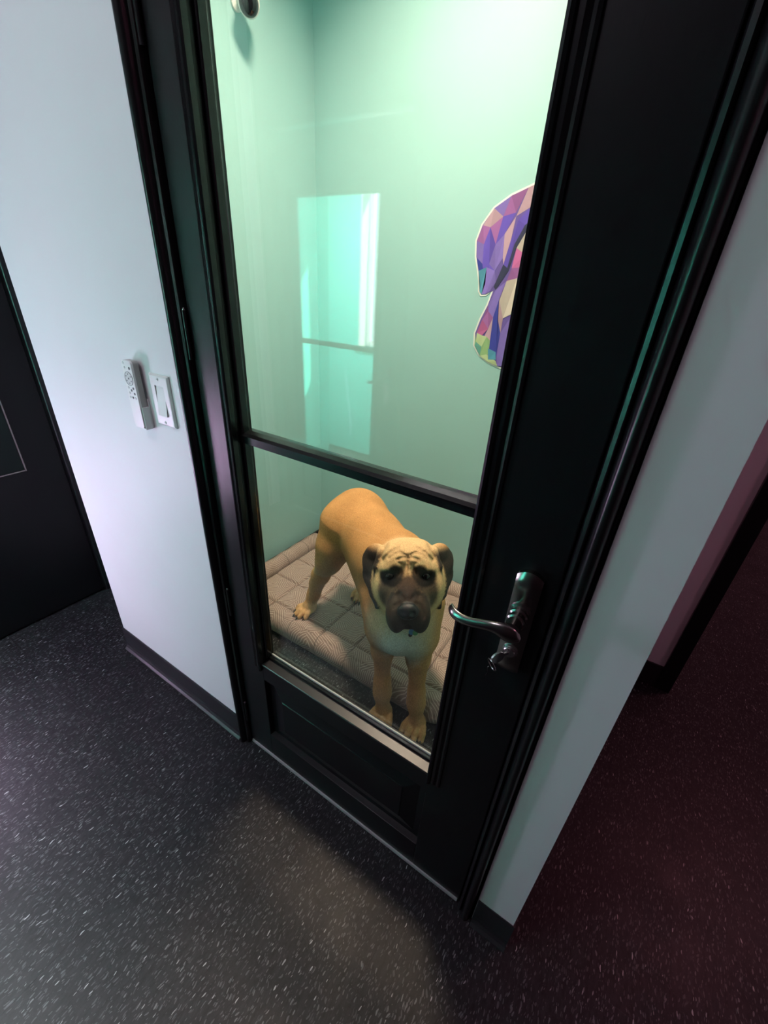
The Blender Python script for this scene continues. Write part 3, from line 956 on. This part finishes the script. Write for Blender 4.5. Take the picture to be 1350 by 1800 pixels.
def dog_bed():
    X0, X1, Y0, Y1 = -1.412, -0.235, 0.938, 1.640
    T = 0.105
    root = thing('dog_bed', 'taupe quilted dog bed with a pale hatched pattern', 'dog bed', ((X0 + X1) / 2, (Y0 + Y1) / 2, 0))
    # cushion: rounded super-ellipse slab with stitched grooves
    nx, ny = 380, 240
    RC_ = 0.11
    def inside(x, y):
        # distance inside rounded rectangle
        qx = abs(x - (X0 + X1) / 2) - (X1 - X0) / 2 + RC_
        qy = abs(y - (Y0 + Y1) / 2) - (Y1 - Y0) / 2 + RC_
        d = math.hypot(max(qx, 0), max(qy, 0)) + min(max(qx, qy), 0) - RC_
        return -d
    sx = [-1.17 + 0.152 * k for k in range(-2, 8)]
    sy = [0.925 + 0.10 + 0.152 * k for k in range(0, 6)]
    verts, faces, pat = [], [], []
    for j in range(ny + 1):
        for i in range(nx + 1):
            # parametrise a rounded rectangle by squircle-free clamping
            x = X0 + (X1 - X0) * i / nx
            y = Y0 + (Y1 - Y0) * j / ny
            d = inside(x, y)
            if d < 0:
                # pull onto the outline
                cxr = min(max(x, X0 + RC_), X1 - RC_); cyr = min(max(y, Y0 + RC_), Y1 - RC_)
                vx, vy = x - cxr, y - cyr
                l = math.hypot(vx, vy) or 1
                x, y = cxr + vx / l * RC_, cyr + vy / l * RC_
                d = 0
            R_ = 0.052
            t = min(d / R_, 1.0)
            hgt = T * 0.5 + T * 0.5 * math.sqrt(max(0.0, 1 - (1 - t) ** 2))
            if d > 0.03:
                g = 0
                for s in sx:
                    g = max(g, math.exp(-((x - s) / 0.0048) ** 2))
                for s in sy:
                    g = max(g, math.exp(-((y - s) / 0.0048) ** 2))
                hgt -= 0.0125 * g * min(1, (d - 0.03) / 0.03)
                px_ = min(abs(x - s) for s in sx); py_ = min(abs(y - s) for s in sy)
                hgt += 0.004 * min(px_, py_, 0.05) / 0.05
            # body dents: the dog's hind paws and general softness
            for hx, hy, hr, hd in ((-1.0, 1.05, 0.07, 0.008), (-0.86, 1.31, 0.07, 0.008)):
                hgt -= hd * math.exp(-((x - hx) ** 2 + (y - hy) ** 2) / hr ** 2)
            hgt += 0.004 * math.sin(x * 9 + 1) * math.sin(y * 11)
            verts.append((x, y, hgt)); pat.append((x, y, 0))
    top_n = len(verts)
    for j in range(ny):
        for i in range(nx):
            a = j * (nx + 1) + i
            faces.append((a, a + 1, a + nx + 2, a + nx + 1))
    # lower half: walk round the border
    border = [i for i in range(nx + 1)] + [j * (nx + 1) + nx for j in range(1, ny + 1)] + [ny * (nx + 1) + i for i in range(nx - 1, -1, -1)] + [j * (nx + 1) for j in range(ny - 1, 0, -1)]
    cxm, cym = (X0 + X1) / 2, (Y0 + Y1) / 2
    prev = border
    for s in (0.25, 0.5, 0.75, 1.0):
        cur = []
        for b in border:
            x, y, z = verts[b]
            inn = 0.030 * (1 - math.sqrt(max(0, 1 - s * s)))
            dx, dy = cxm - x, cym - y
            l = math.hypot(dx, dy)
            verts.append((x + dx / l * inn, y + dy / l * inn, max(0.001, verts[b][2] * (1 - s)) if s < 1 else 0.001))
            pat.append((x + (x - cxm) / l * s * 0.055, y + (y - cym) / l * s * 0.055, 0))
            cur.append(len(verts) - 1)
        k = len(border)
        for i in range(k):
            faces.append((prev[i], cur[i], cur[(i + 1) % k], prev[(i + 1) % k]))
        prev = cur
    faces.append(tuple(prev))
    me = bpy.data.meshes.new('cushion')
    off = world_loc(root)
    me.from_pydata([(v[0] - off.x, v[1] - off.y, v[2]) for v in verts], [], faces)
    at = me.attributes.new('pattern', 'FLOAT_VECTOR', 'POINT')
    at.data.foreach_set('vector', np.array(pat, dtype=np.float32).ravel())
    for p in me.polygons:
        p.use_smooth = True
    me.materials.append(MATS['bed'])
    o = bpy.data.objects.new('cushion', me)
    COL.objects.link(o); o.parent = root
    # rolled border along the wall sides (left and back)
    def roll(pts, r):
        bm = bmesh.new()
        P = [Vector(p) for p in pts]
        seg = 18
        tube(bm, P, r, seg)
        o = obj('rolled_border', bm, 'bed', root, smooth='all')
        at = o.data.attributes.new('pattern', 'FLOAT_VECTOR', 'POINT')
        off = world_loc(root)
        vals = []
        for i, v in enumerate(o.data.vertices):
            ring, k = divmod(i, seg)
            w = v.co + off
            along = (P[ring] - P[0]).length
            vals += [along + 3.3, k / seg * 0.26 + 1.7, 0]
        at.data.foreach_set('vector', vals)
    def line(a, b, n):
        return [Vector(a).lerp(Vector(b), i / n) for i in range(n + 1)]
    roll(line((X0 + 0.048, Y0 + 0.09, T + 0.004), (X0 + 0.048, Y1 - 0.10, T + 0.004), 24), [0.022] + [0.042 + 0.002 * math.sin(i * 1.3) for i in range(23)] + [0.04])
    roll(line((X0 + 0.09, Y1 - 0.048, T + 0.004), (X1 - 0.07, Y1 - 0.048, T + 0.004), 28), [0.03] + [0.042 + 0.002 * math.sin(i * 1.7) for i in range(27)] + [0.03])
dog_bed()

#DOG#
# ------------------------------------------------------------------ the dog
def build_dog():
    RES = 0.0036
    lo = np.array([-1.16, 0.70, -0.01]); hi = np.array([-0.20, 1.42, 0.86])
    dims = np.ceil((hi - lo) / RES).astype(int) + 1
    G = np.full(dims, 1.0, dtype=np.float32)
    ax = [lo[i] + RES * np.arange(dims[i]) for i in range(3)]
    # head frame: hr = image right, hf = the way the face points, hu = up through the skull
    hr = np.array([0.861, 0.5007, 0.0895]); hf = np.array([0.4755, -0.8548, 0.2076]); hu = np.array([-0.1805, 0.1362, 0.9741])
    EYE = np.array([-0.408, 0.825, 0.715])
    HO = EYE - 0.075 * hf
    HB = np.array([hr, hf, hu])
    def hw(p):
        return HO + p[0] * hr + p[1] * hf + p[2] * hu

    def region(c0, c1, m):
        a = np.minimum(c0, c1) - m; b = np.maximum(c0, c1) + m
        i0 = np.clip(((a - lo) / RES).astype(int), 0, dims - 1); i1 = np.clip(((b - lo) / RES).astype(int) + 2, 1, dims)
        sl = tuple(slice(i0[k], i1[k]) for k in range(3))
        X, Y, Z = np.meshgrid(ax[0][sl[0]], ax[1][sl[1]], ax[2][sl[2]], indexing='ij', sparse=True)
        return sl, X, Y, Z

    def smin(a, b, k):
        h = np.maximum(k - np.abs(a - b), 0) / k
        return np.minimum(a, b) - h * h * k * 0.25

    def d_cap(X, Y, Z, a, b, ra, rb):
        ba = b - a; L2 = float(ba @ ba) + 1e-12
        px, py, pz = X - a[0], Y - a[1], Z - a[2]
        t = np.clip((px * ba[0] + py * ba[1] + pz * ba[2]) / L2, 0, 1)
        return np.sqrt((px - t * ba[0]) ** 2 + (py - t * ba[1]) ** 2 + (pz - t * ba[2]) ** 2) - (ra + (rb - ra) * t)

    def d_ell(X, Y, Z, c, r, B):
        px, py, pz = X - c[0], Y - c[1], Z - c[2]
        q = [px * B[i][0] + py * B[i][1] + pz * B[i][2] for i in range(3)]
        k0 = np.sqrt(sum((q[i] / r[i]) ** 2 for i in range(3)))
        k1 = np.sqrt(sum((q[i] / r[i] ** 2) ** 2 for i in range(3))) + 1e-9
        return k0 * (k0 - 1) / k1

    def cap(a, b, ra, rb, k=0.03):
        a = np.array(a, float); b = np.array(b, float)
        sl, X, Y, Z = region(a, b, max(ra, rb) + k + 0.02)
        G[sl] = smin(G[sl], d_cap(X, Y, Z, a, b, ra, rb).astype(np.float32), k)

    def ell(c, r, B=np.eye(3), k=0.03, sub=False):
        c = np.array(c, float); R = max(r)
        sl, X, Y, Z = region(c, c, R + k + 0.02)
        d = d_ell(X, Y, Z, c, r, B).astype(np.float32)
        if sub:
            G[sl] = -smin(-G[sl], d, k)
        else:
            G[sl] = smin(G[sl], d, k)

    # ---------------- trunk
    bx = np.array([-0.88, 0.47, 0.0]); bx /= np.linalg.norm(bx)
    sd = np.array([0.47, 0.88, 0.0]); sd /= np.linalg.norm(sd)
    BB = np.array([bx, sd, [0, 0, 1]])
    ell((-0.535, 1.005, 0.510), (0.18, 0.125, 0.165), BB, 0.05)            # rib cage
    ell((-0.645, 1.065, 0.560), (0.20, 0.118, 0.128), BB, 0.05)
    ell((-0.742, 1.127, 0.600), (0.16, 0.101, 0.100), BB, 0.05)            # loin, tucked belly
    ell((-0.828, 1.180, 0.595), (0.110, 0.115, 0.122), BB, 0.05)           # croup
    ell((-0.475, 0.940, 0.455), (0.105, 0.112, 0.120), BB, 0.05)           # brisket
    ell((-0.447, 0.918, 0.415), (0.060, 0.080, 0.070), BB, 0.05)
    cap((-0.545, 1.00, 0.600), (-0.430, 0.885, 0.660), 0.105, 0.090, 0.06) # neck
    cap((-0.470, 0.925, 0.500), (-0.425, 0.875, 0.610), 0.095, 0.080, 0.06)# throat
    # tail, hanging behind
    cap((-0.925, 1.225, 0.575), (-0.950, 1.262, 0.480), 0.028, 0.021, 0.03)
    cap((-0.950, 1.262, 0.480), (-0.945, 1.285, 0.340), 0.021, 0.012, 0.02)
    # ---------------- front legs
    def leg(pts, k=0.03):
        for (a, ra), (b, rb) in zip(pts[:-1], pts[1:]):
            cap(a, b, ra, rb, k)
    leg([((-0.555, 0.950, 0.500), 0.072), ((-0.522, 0.912, 0.390), 0.055), ((-0.515, 0.906, 0.300), 0.035), ((-0.499, 0.892, 0.165), 0.0255), ((-0.493, 0.887, 0.120), 0.0275), ((-0.483, 0.880, 0.060), 0.025)])
    leg([((-0.432, 0.995, 0.500), 0.075), ((-0.404, 0.952, 0.395), 0.058), ((-0.395, 0.942, 0.310), 0.037), ((-0.377, 0.924, 0.165), 0.0255), ((-0.371, 0.919, 0.120), 0.0275), ((-0.361, 0.913, 0.060), 0.025)])
    # ---------------- hind legs
    leg([((-0.852, 1.115, 0.588), 0.094), ((-0.872, 1.085, 0.490), 0.068), ((-0.886, 1.066, 0.425), 0.047), ((-0.938, 1.074, 0.325), 0.033), ((-0.972, 1.090, 0.262), 0.027), ((-0.985, 1.082, 0.200), 0.023), ((-0.996, 1.068, 0.145), 0.026)], 0.035)
    leg([((-0.830, 1.225, 0.560), 0.095), ((-0.790, 1.220, 0.470), 0.070), ((-0.800, 1.222, 0.405), 0.050), ((-0.850, 1.262, 0.310), 0.034), ((-0.885, 1.300, 0.260), 0.027), ((-0.880, 1.300, 0.200), 0.023), ((-0.872, 1.300, 0.145), 0.026)], 0.035)
    # ---------------- paws: four arched toes each
    claws = []
    def paw(c, f, z0, s=1.0):
        f = np.array([f[0], f[1], 0.0]); f /= np.linalg.norm(f)
        l = np.array([-f[1], f[0], 0.0])
        c = np.array([c[0], c[1], z0])
        ell(c - f * 0.006 + np.array([0, 0, 0.030 * s]), (0.032 * s, 0.034 * s, 0.030 * s), np.array([f, l, [0, 0, 1]]), 0.02)
        for off, ln in ((-0.0350, 0.040), (-0.0125, 0.058), (0.0125, 0.058), (0.0350, 0.040)):
            a = c + l * off * s * 0.85 + f * 0.006 + np.array([0, 0, 0.033 * s])
            m = c + l * off * s + f * ln * s * 0.75 + np.array([0, 0, 0.030 * s])
            e = c + l * off * s * 1.06 + f * ln * s * 1.12 + np.array([0, 0, 0.0145 * s])
            cap(a, m, 0.0110 * s, 0.0122 * s, 0.003)
            cap(m, e, 0.0122 * s, 0.0112 * s, 0.003)
            claws.append((e + f * 0.009 * s + np.array([0, 0, 0.002]), e + f * 0.021 * s - np.array([0, 0, 0.0065])))
    paw((-0.480, 0.880), (0.22, -0.97), 0.0)
    paw((-0.356, 0.911), (0.12, -0.99), 0.0)
    paw((-1.000, 1.062), (-0.25, -0.97), 0.100, 0.92)
    paw((-0.872, 1.296), (0.25, -0.97), 0.100, 0.92)

    # ---------------- head
    H_ = lambda p, r, k=0.02, B=None, sub=False: ell(hw(p), r, HB if B is None else B, k, sub)
    H_((0, -0.012, 0.000), (0.088, 0.090, 0.074), 0.03)
    for s in (-1, 1):
        H_((s * 0.058, 0.012, -0.050), (0.040, 0.062, 0.052), 0.03)        # cheeks
        ca, sa = math.cos(0.5), math.sin(0.5) * s
        BT = np.array([hr * ca - hu * sa, hf, hu * ca + hr * sa])
        H_((s * 0.043, 0.052, 0.026), (0.036, 0.028, 0.018), 0.02, BT)     # brow folds, sloping outwards
        H_((s * 0.030, 0.020, 0.052), (0.040, 0.050, 0.026), 0.03)
    # muzzle block
    for yy, zz, rx, rz in ((0.075, -0.050, 0.047, 0.048), (0.105, -0.062, 0.047, 0.046), (0.132, -0.066, 0.043, 0.041)):
        H_((0, yy, zz), (rx, 0.034, rz), 0.02)
    H_((0, 0.085, -0.028), (0.026, 0.060, 0.020), 0.015)                   # bridge
    for s in (-1, 1):
        H_((s * 0.031, 0.118, -0.092), (0.0285, 0.043, 0.050), 0.012)      # flews
        H_((s * 0.040, 0.085, -0.100), (0.020, 0.040, 0.044), 0.015)
    H_((0, 0.088, -0.122), (0.032, 0.046, 0.018), 0.008)                   # chin
    H_((0, 0.160, -0.056), (0.0265, 0.016, 0.0215), 0.005)                 # nose pad
    # upper-lip cleft and mouth notch
    cleft = np.array([hw((0, 0.172, -0.075)), hw((0, 0.168, -0.135))])
    sl, X, Y, Z = region(cleft[0], cleft[1], 0.03)
    d = d_cap(X, Y, Z, cleft[0], cleft[1], 0.004, 0.010).astype(np.float32)
    G[sl] = -smin(-G[sl], d, 0.006)
    for s in (-1, 1):
        H_((s * 0.0135, 0.1745, -0.0575), (0.0078, 0.011, 0.0062), 0.003, sub=True)    # nostrils
        H_((s * 0.049, 0.082, 0.000), (0.0135, 0.016, 0.0078), 0.006, sub=True)        # eye openings
    # forehead wrinkles and lip creases: grooves following curves drawn on the face
    c0, c1 = hw((0, 0.0, -0.03)), hw((0, 0.07, 0.06))
    sl, X, Y, Z = region(c0, c1, 0.10)
    lx = (X - HO[0]) * hr[0] + (Y - HO[1]) * hr[1] + (Z - HO[2]) * hr[2]
    ly = (X - HO[0]) * hf[0] + (Y - HO[1]) * hf[1] + (Z - HO[2]) * hf[2]
    lz = (X - HO[0]) * hu[0] + (Y - HO[1]) * hu[1] + (Z - HO[2]) * hu[2]
    curves = []
    for s in (-1, 1):
        curves += [
            ([(0.000, 0.058), (0.001, 0.036), (0.000, 0.006)], 0.0050),
            ([(s * 0.010, 0.036), (s * 0.0085, 0.020), (s * 0.012, 0.004)], 0.0038),
            ([(s * 0.024, 0.042), (s * 0.015, 0.034), (s * 0.017, 0.018), (s * 0.021, 0.008)], 0.0038),
            ([(0.0, 0.050), (s * 0.012, 0.055), (s * 0.028, 0.050)], 0.0042),
            ([(s * 0.004, 0.058), (s * 0.022, 0.066), (s * 0.038, 0.062), (s * 0.052, 0.050)], 0.0035),
            ([(s * 0.036, 0.070), (s * 0.050, 0.062), (s * 0.062, 0.048), (s * 0.070, 0.034)], 0.0038),
            ([(s * 0.056, 0.072), (s * 0.068, 0.056), (s * 0.076, 0.040)], 0.0036),
            ([(s * 0.024, 0.074), (s * 0.036, 0.070), (s * 0.046, 0.060)], 0.0030),
        ]
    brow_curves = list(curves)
    for s in (-1, 1):
        curves += [([(s * 0.020, -0.040), (s * 0.034, -0.050), (s * 0.041, -0.072), (s * 0.043, -0.105)], 0.0030),
                   ([(s * 0.012, -0.028), (s * 0.020, -0.024), (s * 0.030, -0.034)], 0.0024)]
    groove = np.zeros(np.broadcast_shapes(lx.shape, ly.shape, lz.shape), np.float32)
    def seg2(u, v, a, b):
        bx_, bz_ = b[0] - a[0], b[1] - a[1]
        t = np.clip(((u - a[0]) * bx_ + (v - a[1]) * bz_) / (bx_ * bx_ + bz_ * bz_ + 1e-12), 0, 1)
        return (u - a[0] - t * bx_) ** 2 + (v - a[1] - t * bz_) ** 2
    for pts, dep in curves:
        best = None
        for a, b in zip(pts[:-1], pts[1:]):
            q = seg2(lx, lz, a, b)
            best = q if best is None else np.minimum(best, q)
        groove = np.maximum(groove, 1.4 * dep * np.exp(-best / 0.0030 ** 2))
    gate = np.clip((ly + 0.01) / 0.03, 0, 1)
    G[sl] += (groove * gate).astype(np.float32)

    # ---------------- ears: folded hanging flaps
    EAR = np.full(dims, 1.0, dtype=np.float32)
    def ear_add(fn, c0, c1, m, k):
        sl, X, Y, Z = region(c0, c1, m)
        EAR[sl] = smin(EAR[sl], fn(X, Y, Z).astype(np.float32), k)
    for s in (-1, 1):
        w = hr * s * 0.88 - hf * 0.46 - hu * 0.10; w /= np.linalg.norm(w)
        n_ = hr * s * 0.42 + hf * 0.86 + hu * 0.26; n_ -= w * (n_ @ w); n_ /= np.linalg.norm(n_)
        v_ = np.cross(w, n_)
        if v_ @ hu < 0: v_ = -v_
        Bf = np.array([w, n_, v_])
        for c, r in (((s * 0.090, -0.006, 0.042), (0.030, 0.012, 0.024)), ((s * 0.103, -0.008, 0.014), (0.036, 0.009, 0.040)), ((s * 0.105, -0.004, -0.026), (0.034, 0.0085, 0.044)), ((s * 0.098, 0.008, -0.066), (0.022, 0.008, 0.040))):
            c = hw(c)
            ear_add(lambda X, Y, Z, c=c, r=r: d_ell(X, Y, Z, c, r, Bf), c, c, 0.09, 0.012)
        for a, b, ra, rb in (((s * 0.076, 0.018, 0.054), (s * 0.088, 0.032, 0.010), 0.010, 0.0090), ((s * 0.088, 0.032, 0.010), (s * 0.091, 0.034, -0.060), 0.0090, 0.0090), ((s * 0.091, 0.034, -0.060), (s * 0.090, 0.028, -0.118), 0.0090, 0.0080)):
            a, b = hw(a), hw(b)
            ear_add(lambda X, Y, Z, a=a, b=b, ra=ra, rb=rb: d_cap(X, Y, Z, a, b, ra, rb), a, b, 0.05, 0.008)
    HEADONLY = G.copy()
    G[:] = smin(G, EAR, 0.006)

    # ---------------- surface nets
    ins = G < 0
    cs = np.zeros(np.array(dims) - 1, np.int8)
    for dx in (0, 1):
        for dy in (0, 1):
            for dz in (0, 1):
                cs += ins[dx:dims[0] - 1 + dx, dy:dims[1] - 1 + dy, dz:dims[2] - 1 + dz].astype(np.int8)
    cells = np.argwhere((cs > 0) & (cs < 8))
    idx = np.full(cs.shape, -1, np.int32)
    idx[tuple(cells.T)] = np.arange(len(cells))
    acc = np.zeros((len(cells), 3)); cnt = np.zeros(len(cells))
    corners = [(0, 0, 0), (1, 0, 0), (0, 1, 0), (1, 1, 0), (0, 0, 1), (1, 0, 1), (0, 1, 1), (1, 1, 1)]
    for a in range(8):
        for b in range(a + 1, 8):
            ca, cb = np.array(corners[a]), np.array(corners[b])
            if np.abs(ca - cb).sum() != 1:
                continue
            va = G[tuple((cells + ca).T)]; vb = G[tuple((cells + cb).T)]
            m = (va < 0) != (vb < 0)
            t = va[m] / (va[m] - vb[m])
            acc[m] += ca + (cb - ca) * t[:, None]
            cnt[m] += 1
    V = lo + (cells + acc / cnt[:, None]) * RES
    quads = []
    for axis in range(3):
        o1, o2 = [(1, 2), (2, 0), (0, 1)][axis]
        A = [slice(None)] * 3; Bs = [slice(None)] * 3
        A[axis] = slice(0, -1); Bs[axis] = slice(1, None)
        diff = ins[tuple(A)] != ins[tuple(Bs)]
        e = np.argwhere(diff)
        ok = (e[:, o1] > 0) & (e[:, o2] > 0) & (e[:, o1] < dims[o1] - 1) & (e[:, o2] < dims[o2] - 1)
        e = e[ok]
        flip = ins[tuple(e.T)]
        u = np.zeros(3, int); u[o1] = 1
        v = np.zeros(3, int); v[o2] = 1
        q = np.stack([idx[tuple(e.T)], idx[tuple((e - u).T)], idx[tuple((e - u - v).T)], idx[tuple((e - v).T)]], 1)
        q[~flip] = q[~flip][:, ::-1]
        quads.append(q)
    Q = np.concatenate(quads)
    # one light Laplacian pass to remove stair-steps
    for _ in range(2):
        s_ = np.zeros_like(V); c_ = np.zeros(len(V))
        for k in range(4):
            np.add.at(s_, Q[:, k], V[Q[:, (k + 1) % 4]]); np.add.at(c_, Q[:, k], 1)
            np.add.at(s_, Q[:, (k + 1) % 4], V[Q[:, k]]); np.add.at(c_, Q[:, (k + 1) % 4], 1)
        V = V + 0.35 * (s_ / c_[:, None] - V)

    # ---------------- coat markings
    L = (V - HO) @ HB.T
    def ss(a, b, x):
        t = np.clip((x - a) / (b - a), 0, 1)
        return t * t * (3 - 2 * t)
    rng = np.sin(V[:, 0] * 310 + np.sin(V[:, 2] * 270) * 2) * np.sin(V[:, 1] * 290 + V[:, 2] * 350)
    def blob(c, r):
        return np.sqrt(sum(((L[:, i] - c[i]) / r[i]) ** 2 for i in range(3))) + 0.03 * rng
    fawn = np.array([0.52, 0.262, 0.098]); pale = np.array([0.66, 0.43, 0.215]); mask = np.array([0.013, 0.011, 0.010])
    brown = np.array([0.036, 0.022, 0.017]); earc = np.array([0.048, 0.039, 0.032]); white = np.array([0.74, 0.71, 0.65]); foot = np.array([0.60, 0.38, 0.18])
    Ccol = np.tile(fawn, (len(V), 1))
    def mixin(col, w):
        w = np.clip(w, 0, 1)[:, None]
        Ccol[:] = Ccol * (1 - w) + np.array(col) * w
    headw = 1 - ss(0.9, 1.15, blob((0, 0.03, -0.02), (0.12, 0.17, 0.13)))
    mixin(pale, headw * 0.9)
    # paler throat, chest and legs
    fr = ((V - np.array([-0.45, 0.88, 0.42])) @ np.array([0.5, -0.86, 0.0]))
    chest = (1 - ss(0.6, 1.15, np.sqrt(((V[:, 0] + 0.425) / 0.14) ** 2 + ((V[:, 1] - 0.85) / 0.12) ** 2 + ((V[:, 2] - 0.47) / 0.17) ** 2)))
    mixin((0.60, 0.44, 0.27), chest * (1 - headw) * 0.9)
    wp = 1 - ss(0.35, 1.35, np.sqrt(((V[:, 0] + 0.415) / 0.080) ** 2 + ((V[:, 1] - 0.835) / 0.085) ** 2 + ((V[:, 2] - 0.400) / 0.11) ** 2) + 0.10 * rng)
    mixin(white, wp * (1 - headw) * 1.0)
    legs = (1 - ss(0.10, 0.22, V[:, 2])) * (V[:, 1] < 1.0)
    mixin(foot, legs * 0.55)
    mixin(foot, (1 - ss(0.15, 0.19, V[:, 2])) * (V[:, 1] > 1.0) * 0.8)
    belly = 1 - ss(0.40, 0.50, V[:, 2])
    mixin((0.50, 0.36, 0.18), belly * ss(0.98, 1.05, V[:, 1]) * (V[:, 2] > 0.36) * 0.5)
    # mask
    side = ss(0.030, 0.062, L[:, 1])
    m_muz = 1 - ss(0.92, 1.08, blob((0, 0.128, -0.088), (0.064, 0.088, 0.078)))
    m_eye = np.maximum(1 - ss(0.75, 1.15, np.minimum(blob((0.050, 0.080, -0.002), (0.036, 0.045, 0.026)), blob((0.033, 0.080, 0.012), (0.024, 0.045, 0.026)))), 1 - ss(0.75, 1.15, np.minimum(blob((-0.050, 0.080, -0.002), (0.036, 0.045, 0.026)), blob((-0.033, 0.080, 0.012), (0.024, 0.045, 0.026)))))
    m_mid = 1 - ss(0.75, 1.15, blob((0, 0.095, -0.025), (0.036, 0.06, 0.036)))
    m_ck = np.maximum(1 - ss(0.7, 1.2, blob((0.050, 0.075, -0.045), (0.036, 0.05, 0.055))), 1 - ss(0.7, 1.2, blob((-0.050, 0.075, -0.045), (0.036, 0.05, 0.055))))
    mixin((0.040, 0.036, 0.032), m_ck * 0.9)
    mixin(brown, m_mid * 0.95)
    mixin(mask * 1.4, m_muz * 0.96)
    mixin(mask, m_eye * 0.97)
    top = 1 - ss(0.6, 1.2, blob((0, 0.105, -0.030), (0.022, 0.050, 0.030)))
    mixin(brown, top * 0.8)
    # darker fur and groove shade, both painted along the brow creases
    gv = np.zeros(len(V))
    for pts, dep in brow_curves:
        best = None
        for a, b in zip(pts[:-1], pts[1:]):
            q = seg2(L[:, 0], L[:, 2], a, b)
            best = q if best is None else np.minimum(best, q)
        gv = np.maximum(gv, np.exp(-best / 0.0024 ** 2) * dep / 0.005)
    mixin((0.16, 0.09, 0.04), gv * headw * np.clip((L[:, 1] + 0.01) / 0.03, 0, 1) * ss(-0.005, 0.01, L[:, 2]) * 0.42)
    # ears
    gi = np.clip(np.round((V - lo) / RES).astype(int), 0, dims - 1)
    ev = EAR[tuple(gi.T)]; hv = HEADONLY[tuple(gi.T)]
    ew = ss(-0.001, 0.006, hv - ev)
    topfade = 1 - ss(0.040, 0.062, L[:, 2])
    mixin(earc, ew * topfade)
    # nose leather
    nose = 1 - ss(0.95, 1.1, np.sqrt((L[:, 0] / 0.029) ** 2 + ((L[:, 1] - 0.162) / 0.020) ** 2 + ((L[:, 2] + 0.056) / 0.024) ** 2))
    mixin((0.014, 0.012, 0.012), nose)

    me = bpy.data.meshes.new('dog')
    base = np.array([-0.62, 1.02, 0.0])
    me.vertices.add(len(V)); me.vertices.foreach_set('co', (V - base).astype(np.float32).ravel())
    me.loops.add(Q.size); me.loops.foreach_set('vertex_index', Q.astype(np.int32).ravel())
    me.polygons.add(len(Q)); me.polygons.foreach_set('loop_start', np.arange(0, Q.size, 4, dtype=np.int32))
    me.update(calc_edges=True); me.validate()
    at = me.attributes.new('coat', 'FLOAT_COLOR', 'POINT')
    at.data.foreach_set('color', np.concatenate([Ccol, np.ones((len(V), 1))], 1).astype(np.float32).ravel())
    at = me.attributes.new('wet', 'FLOAT', 'POINT')
    at.data.foreach_set('value', nose.astype(np.float32))
    for p in me.polygons:
        p.use_smooth = True
    me.materials.append(MATS['dog_coat'])
    dog = bpy.data.objects.new('dog', me)
    COL.objects.link(dog)
    dog.location = tuple(base)
    tag(dog, 'large fawn mastiff dog with black mask standing behind the glass', 'dog')
    # eyes
    for s in (-1, 1):
        c = Vector(hw((s * 0.0490, 0.0680, -0.0005)))
        bm = bmesh.new()
        bmesh.ops.create_uvsphere(bm, u_segments=24, v_segments=16, radius=0.0125)
        bmesh.ops.translate(bm, verts=bm.verts, vec=c)
        o = obj('eye', bm, 'eye_surface', dog, smooth='all')
        at = o.data.attributes.new('iris', 'FLOAT_COLOR', 'POINT')
        off = world_loc(dog)
        f = Vector(hf)
        for i, v in enumerate(o.data.vertices):
            a = ((v.co + off - c).normalized()).dot(f)
            col = (0.004, 0.004, 0.004, 1) if a > 0.86 else ((0.022, 0.011, 0.006, 1) if a > 0.62 else (0.020, 0.013, 0.010, 1))
            at.data[i].color = col
    for a, b in claws:
        bm = bmesh.new()
        a = Vector(a); b = Vector(b)
        tube(bm, [a - (b - a) * 0.3, a.lerp(b, 0.4) + Vector((0, 0, 0.0012)), b], [0.0042, 0.0034, 0.0008], 8)
        obj('claw', bm, 'claw', dog, smooth='all')
    # collar (mostly hidden under the jowls) and its tags
    n_ = Vector((0.42, -0.55, 0.72)).normalized()
    cc = Vector((-0.462, 0.912, 0.600))
    a1 = n_.orthogonal().normalized(); b1 = n_.cross(a1)
    bm = bmesh.new()
    R_ = 0.098
    ring = [cc + (a1 * math.cos(t) + b1 * math.sin(t)) * R_ for t in [2 * math.pi * k / 40 for k in range(41)]]
    tube(bm, ring, 0.008, 8)
    co = obj('collar', bm, 'collar', dog, smooth='all')
    for (dx, dz, m, r) in ((0.0, 0.0, 'tag_blue', 0.009), (0.010, -0.003, 'tag_green', 0.008), (-0.004, -0.010, 'steel', 0.006)):
        bm = bmesh.new()
        c = Vector(hw((0.010 + dx, 0.085, -0.165 + dz)))
        lathe(bm, [(r, -0.001), (r, 0.001)], c, Vector(hf) + Vector((0.3, 0, 0.2)), 18)
        obj('tag', bm, m, co)
build_dog()
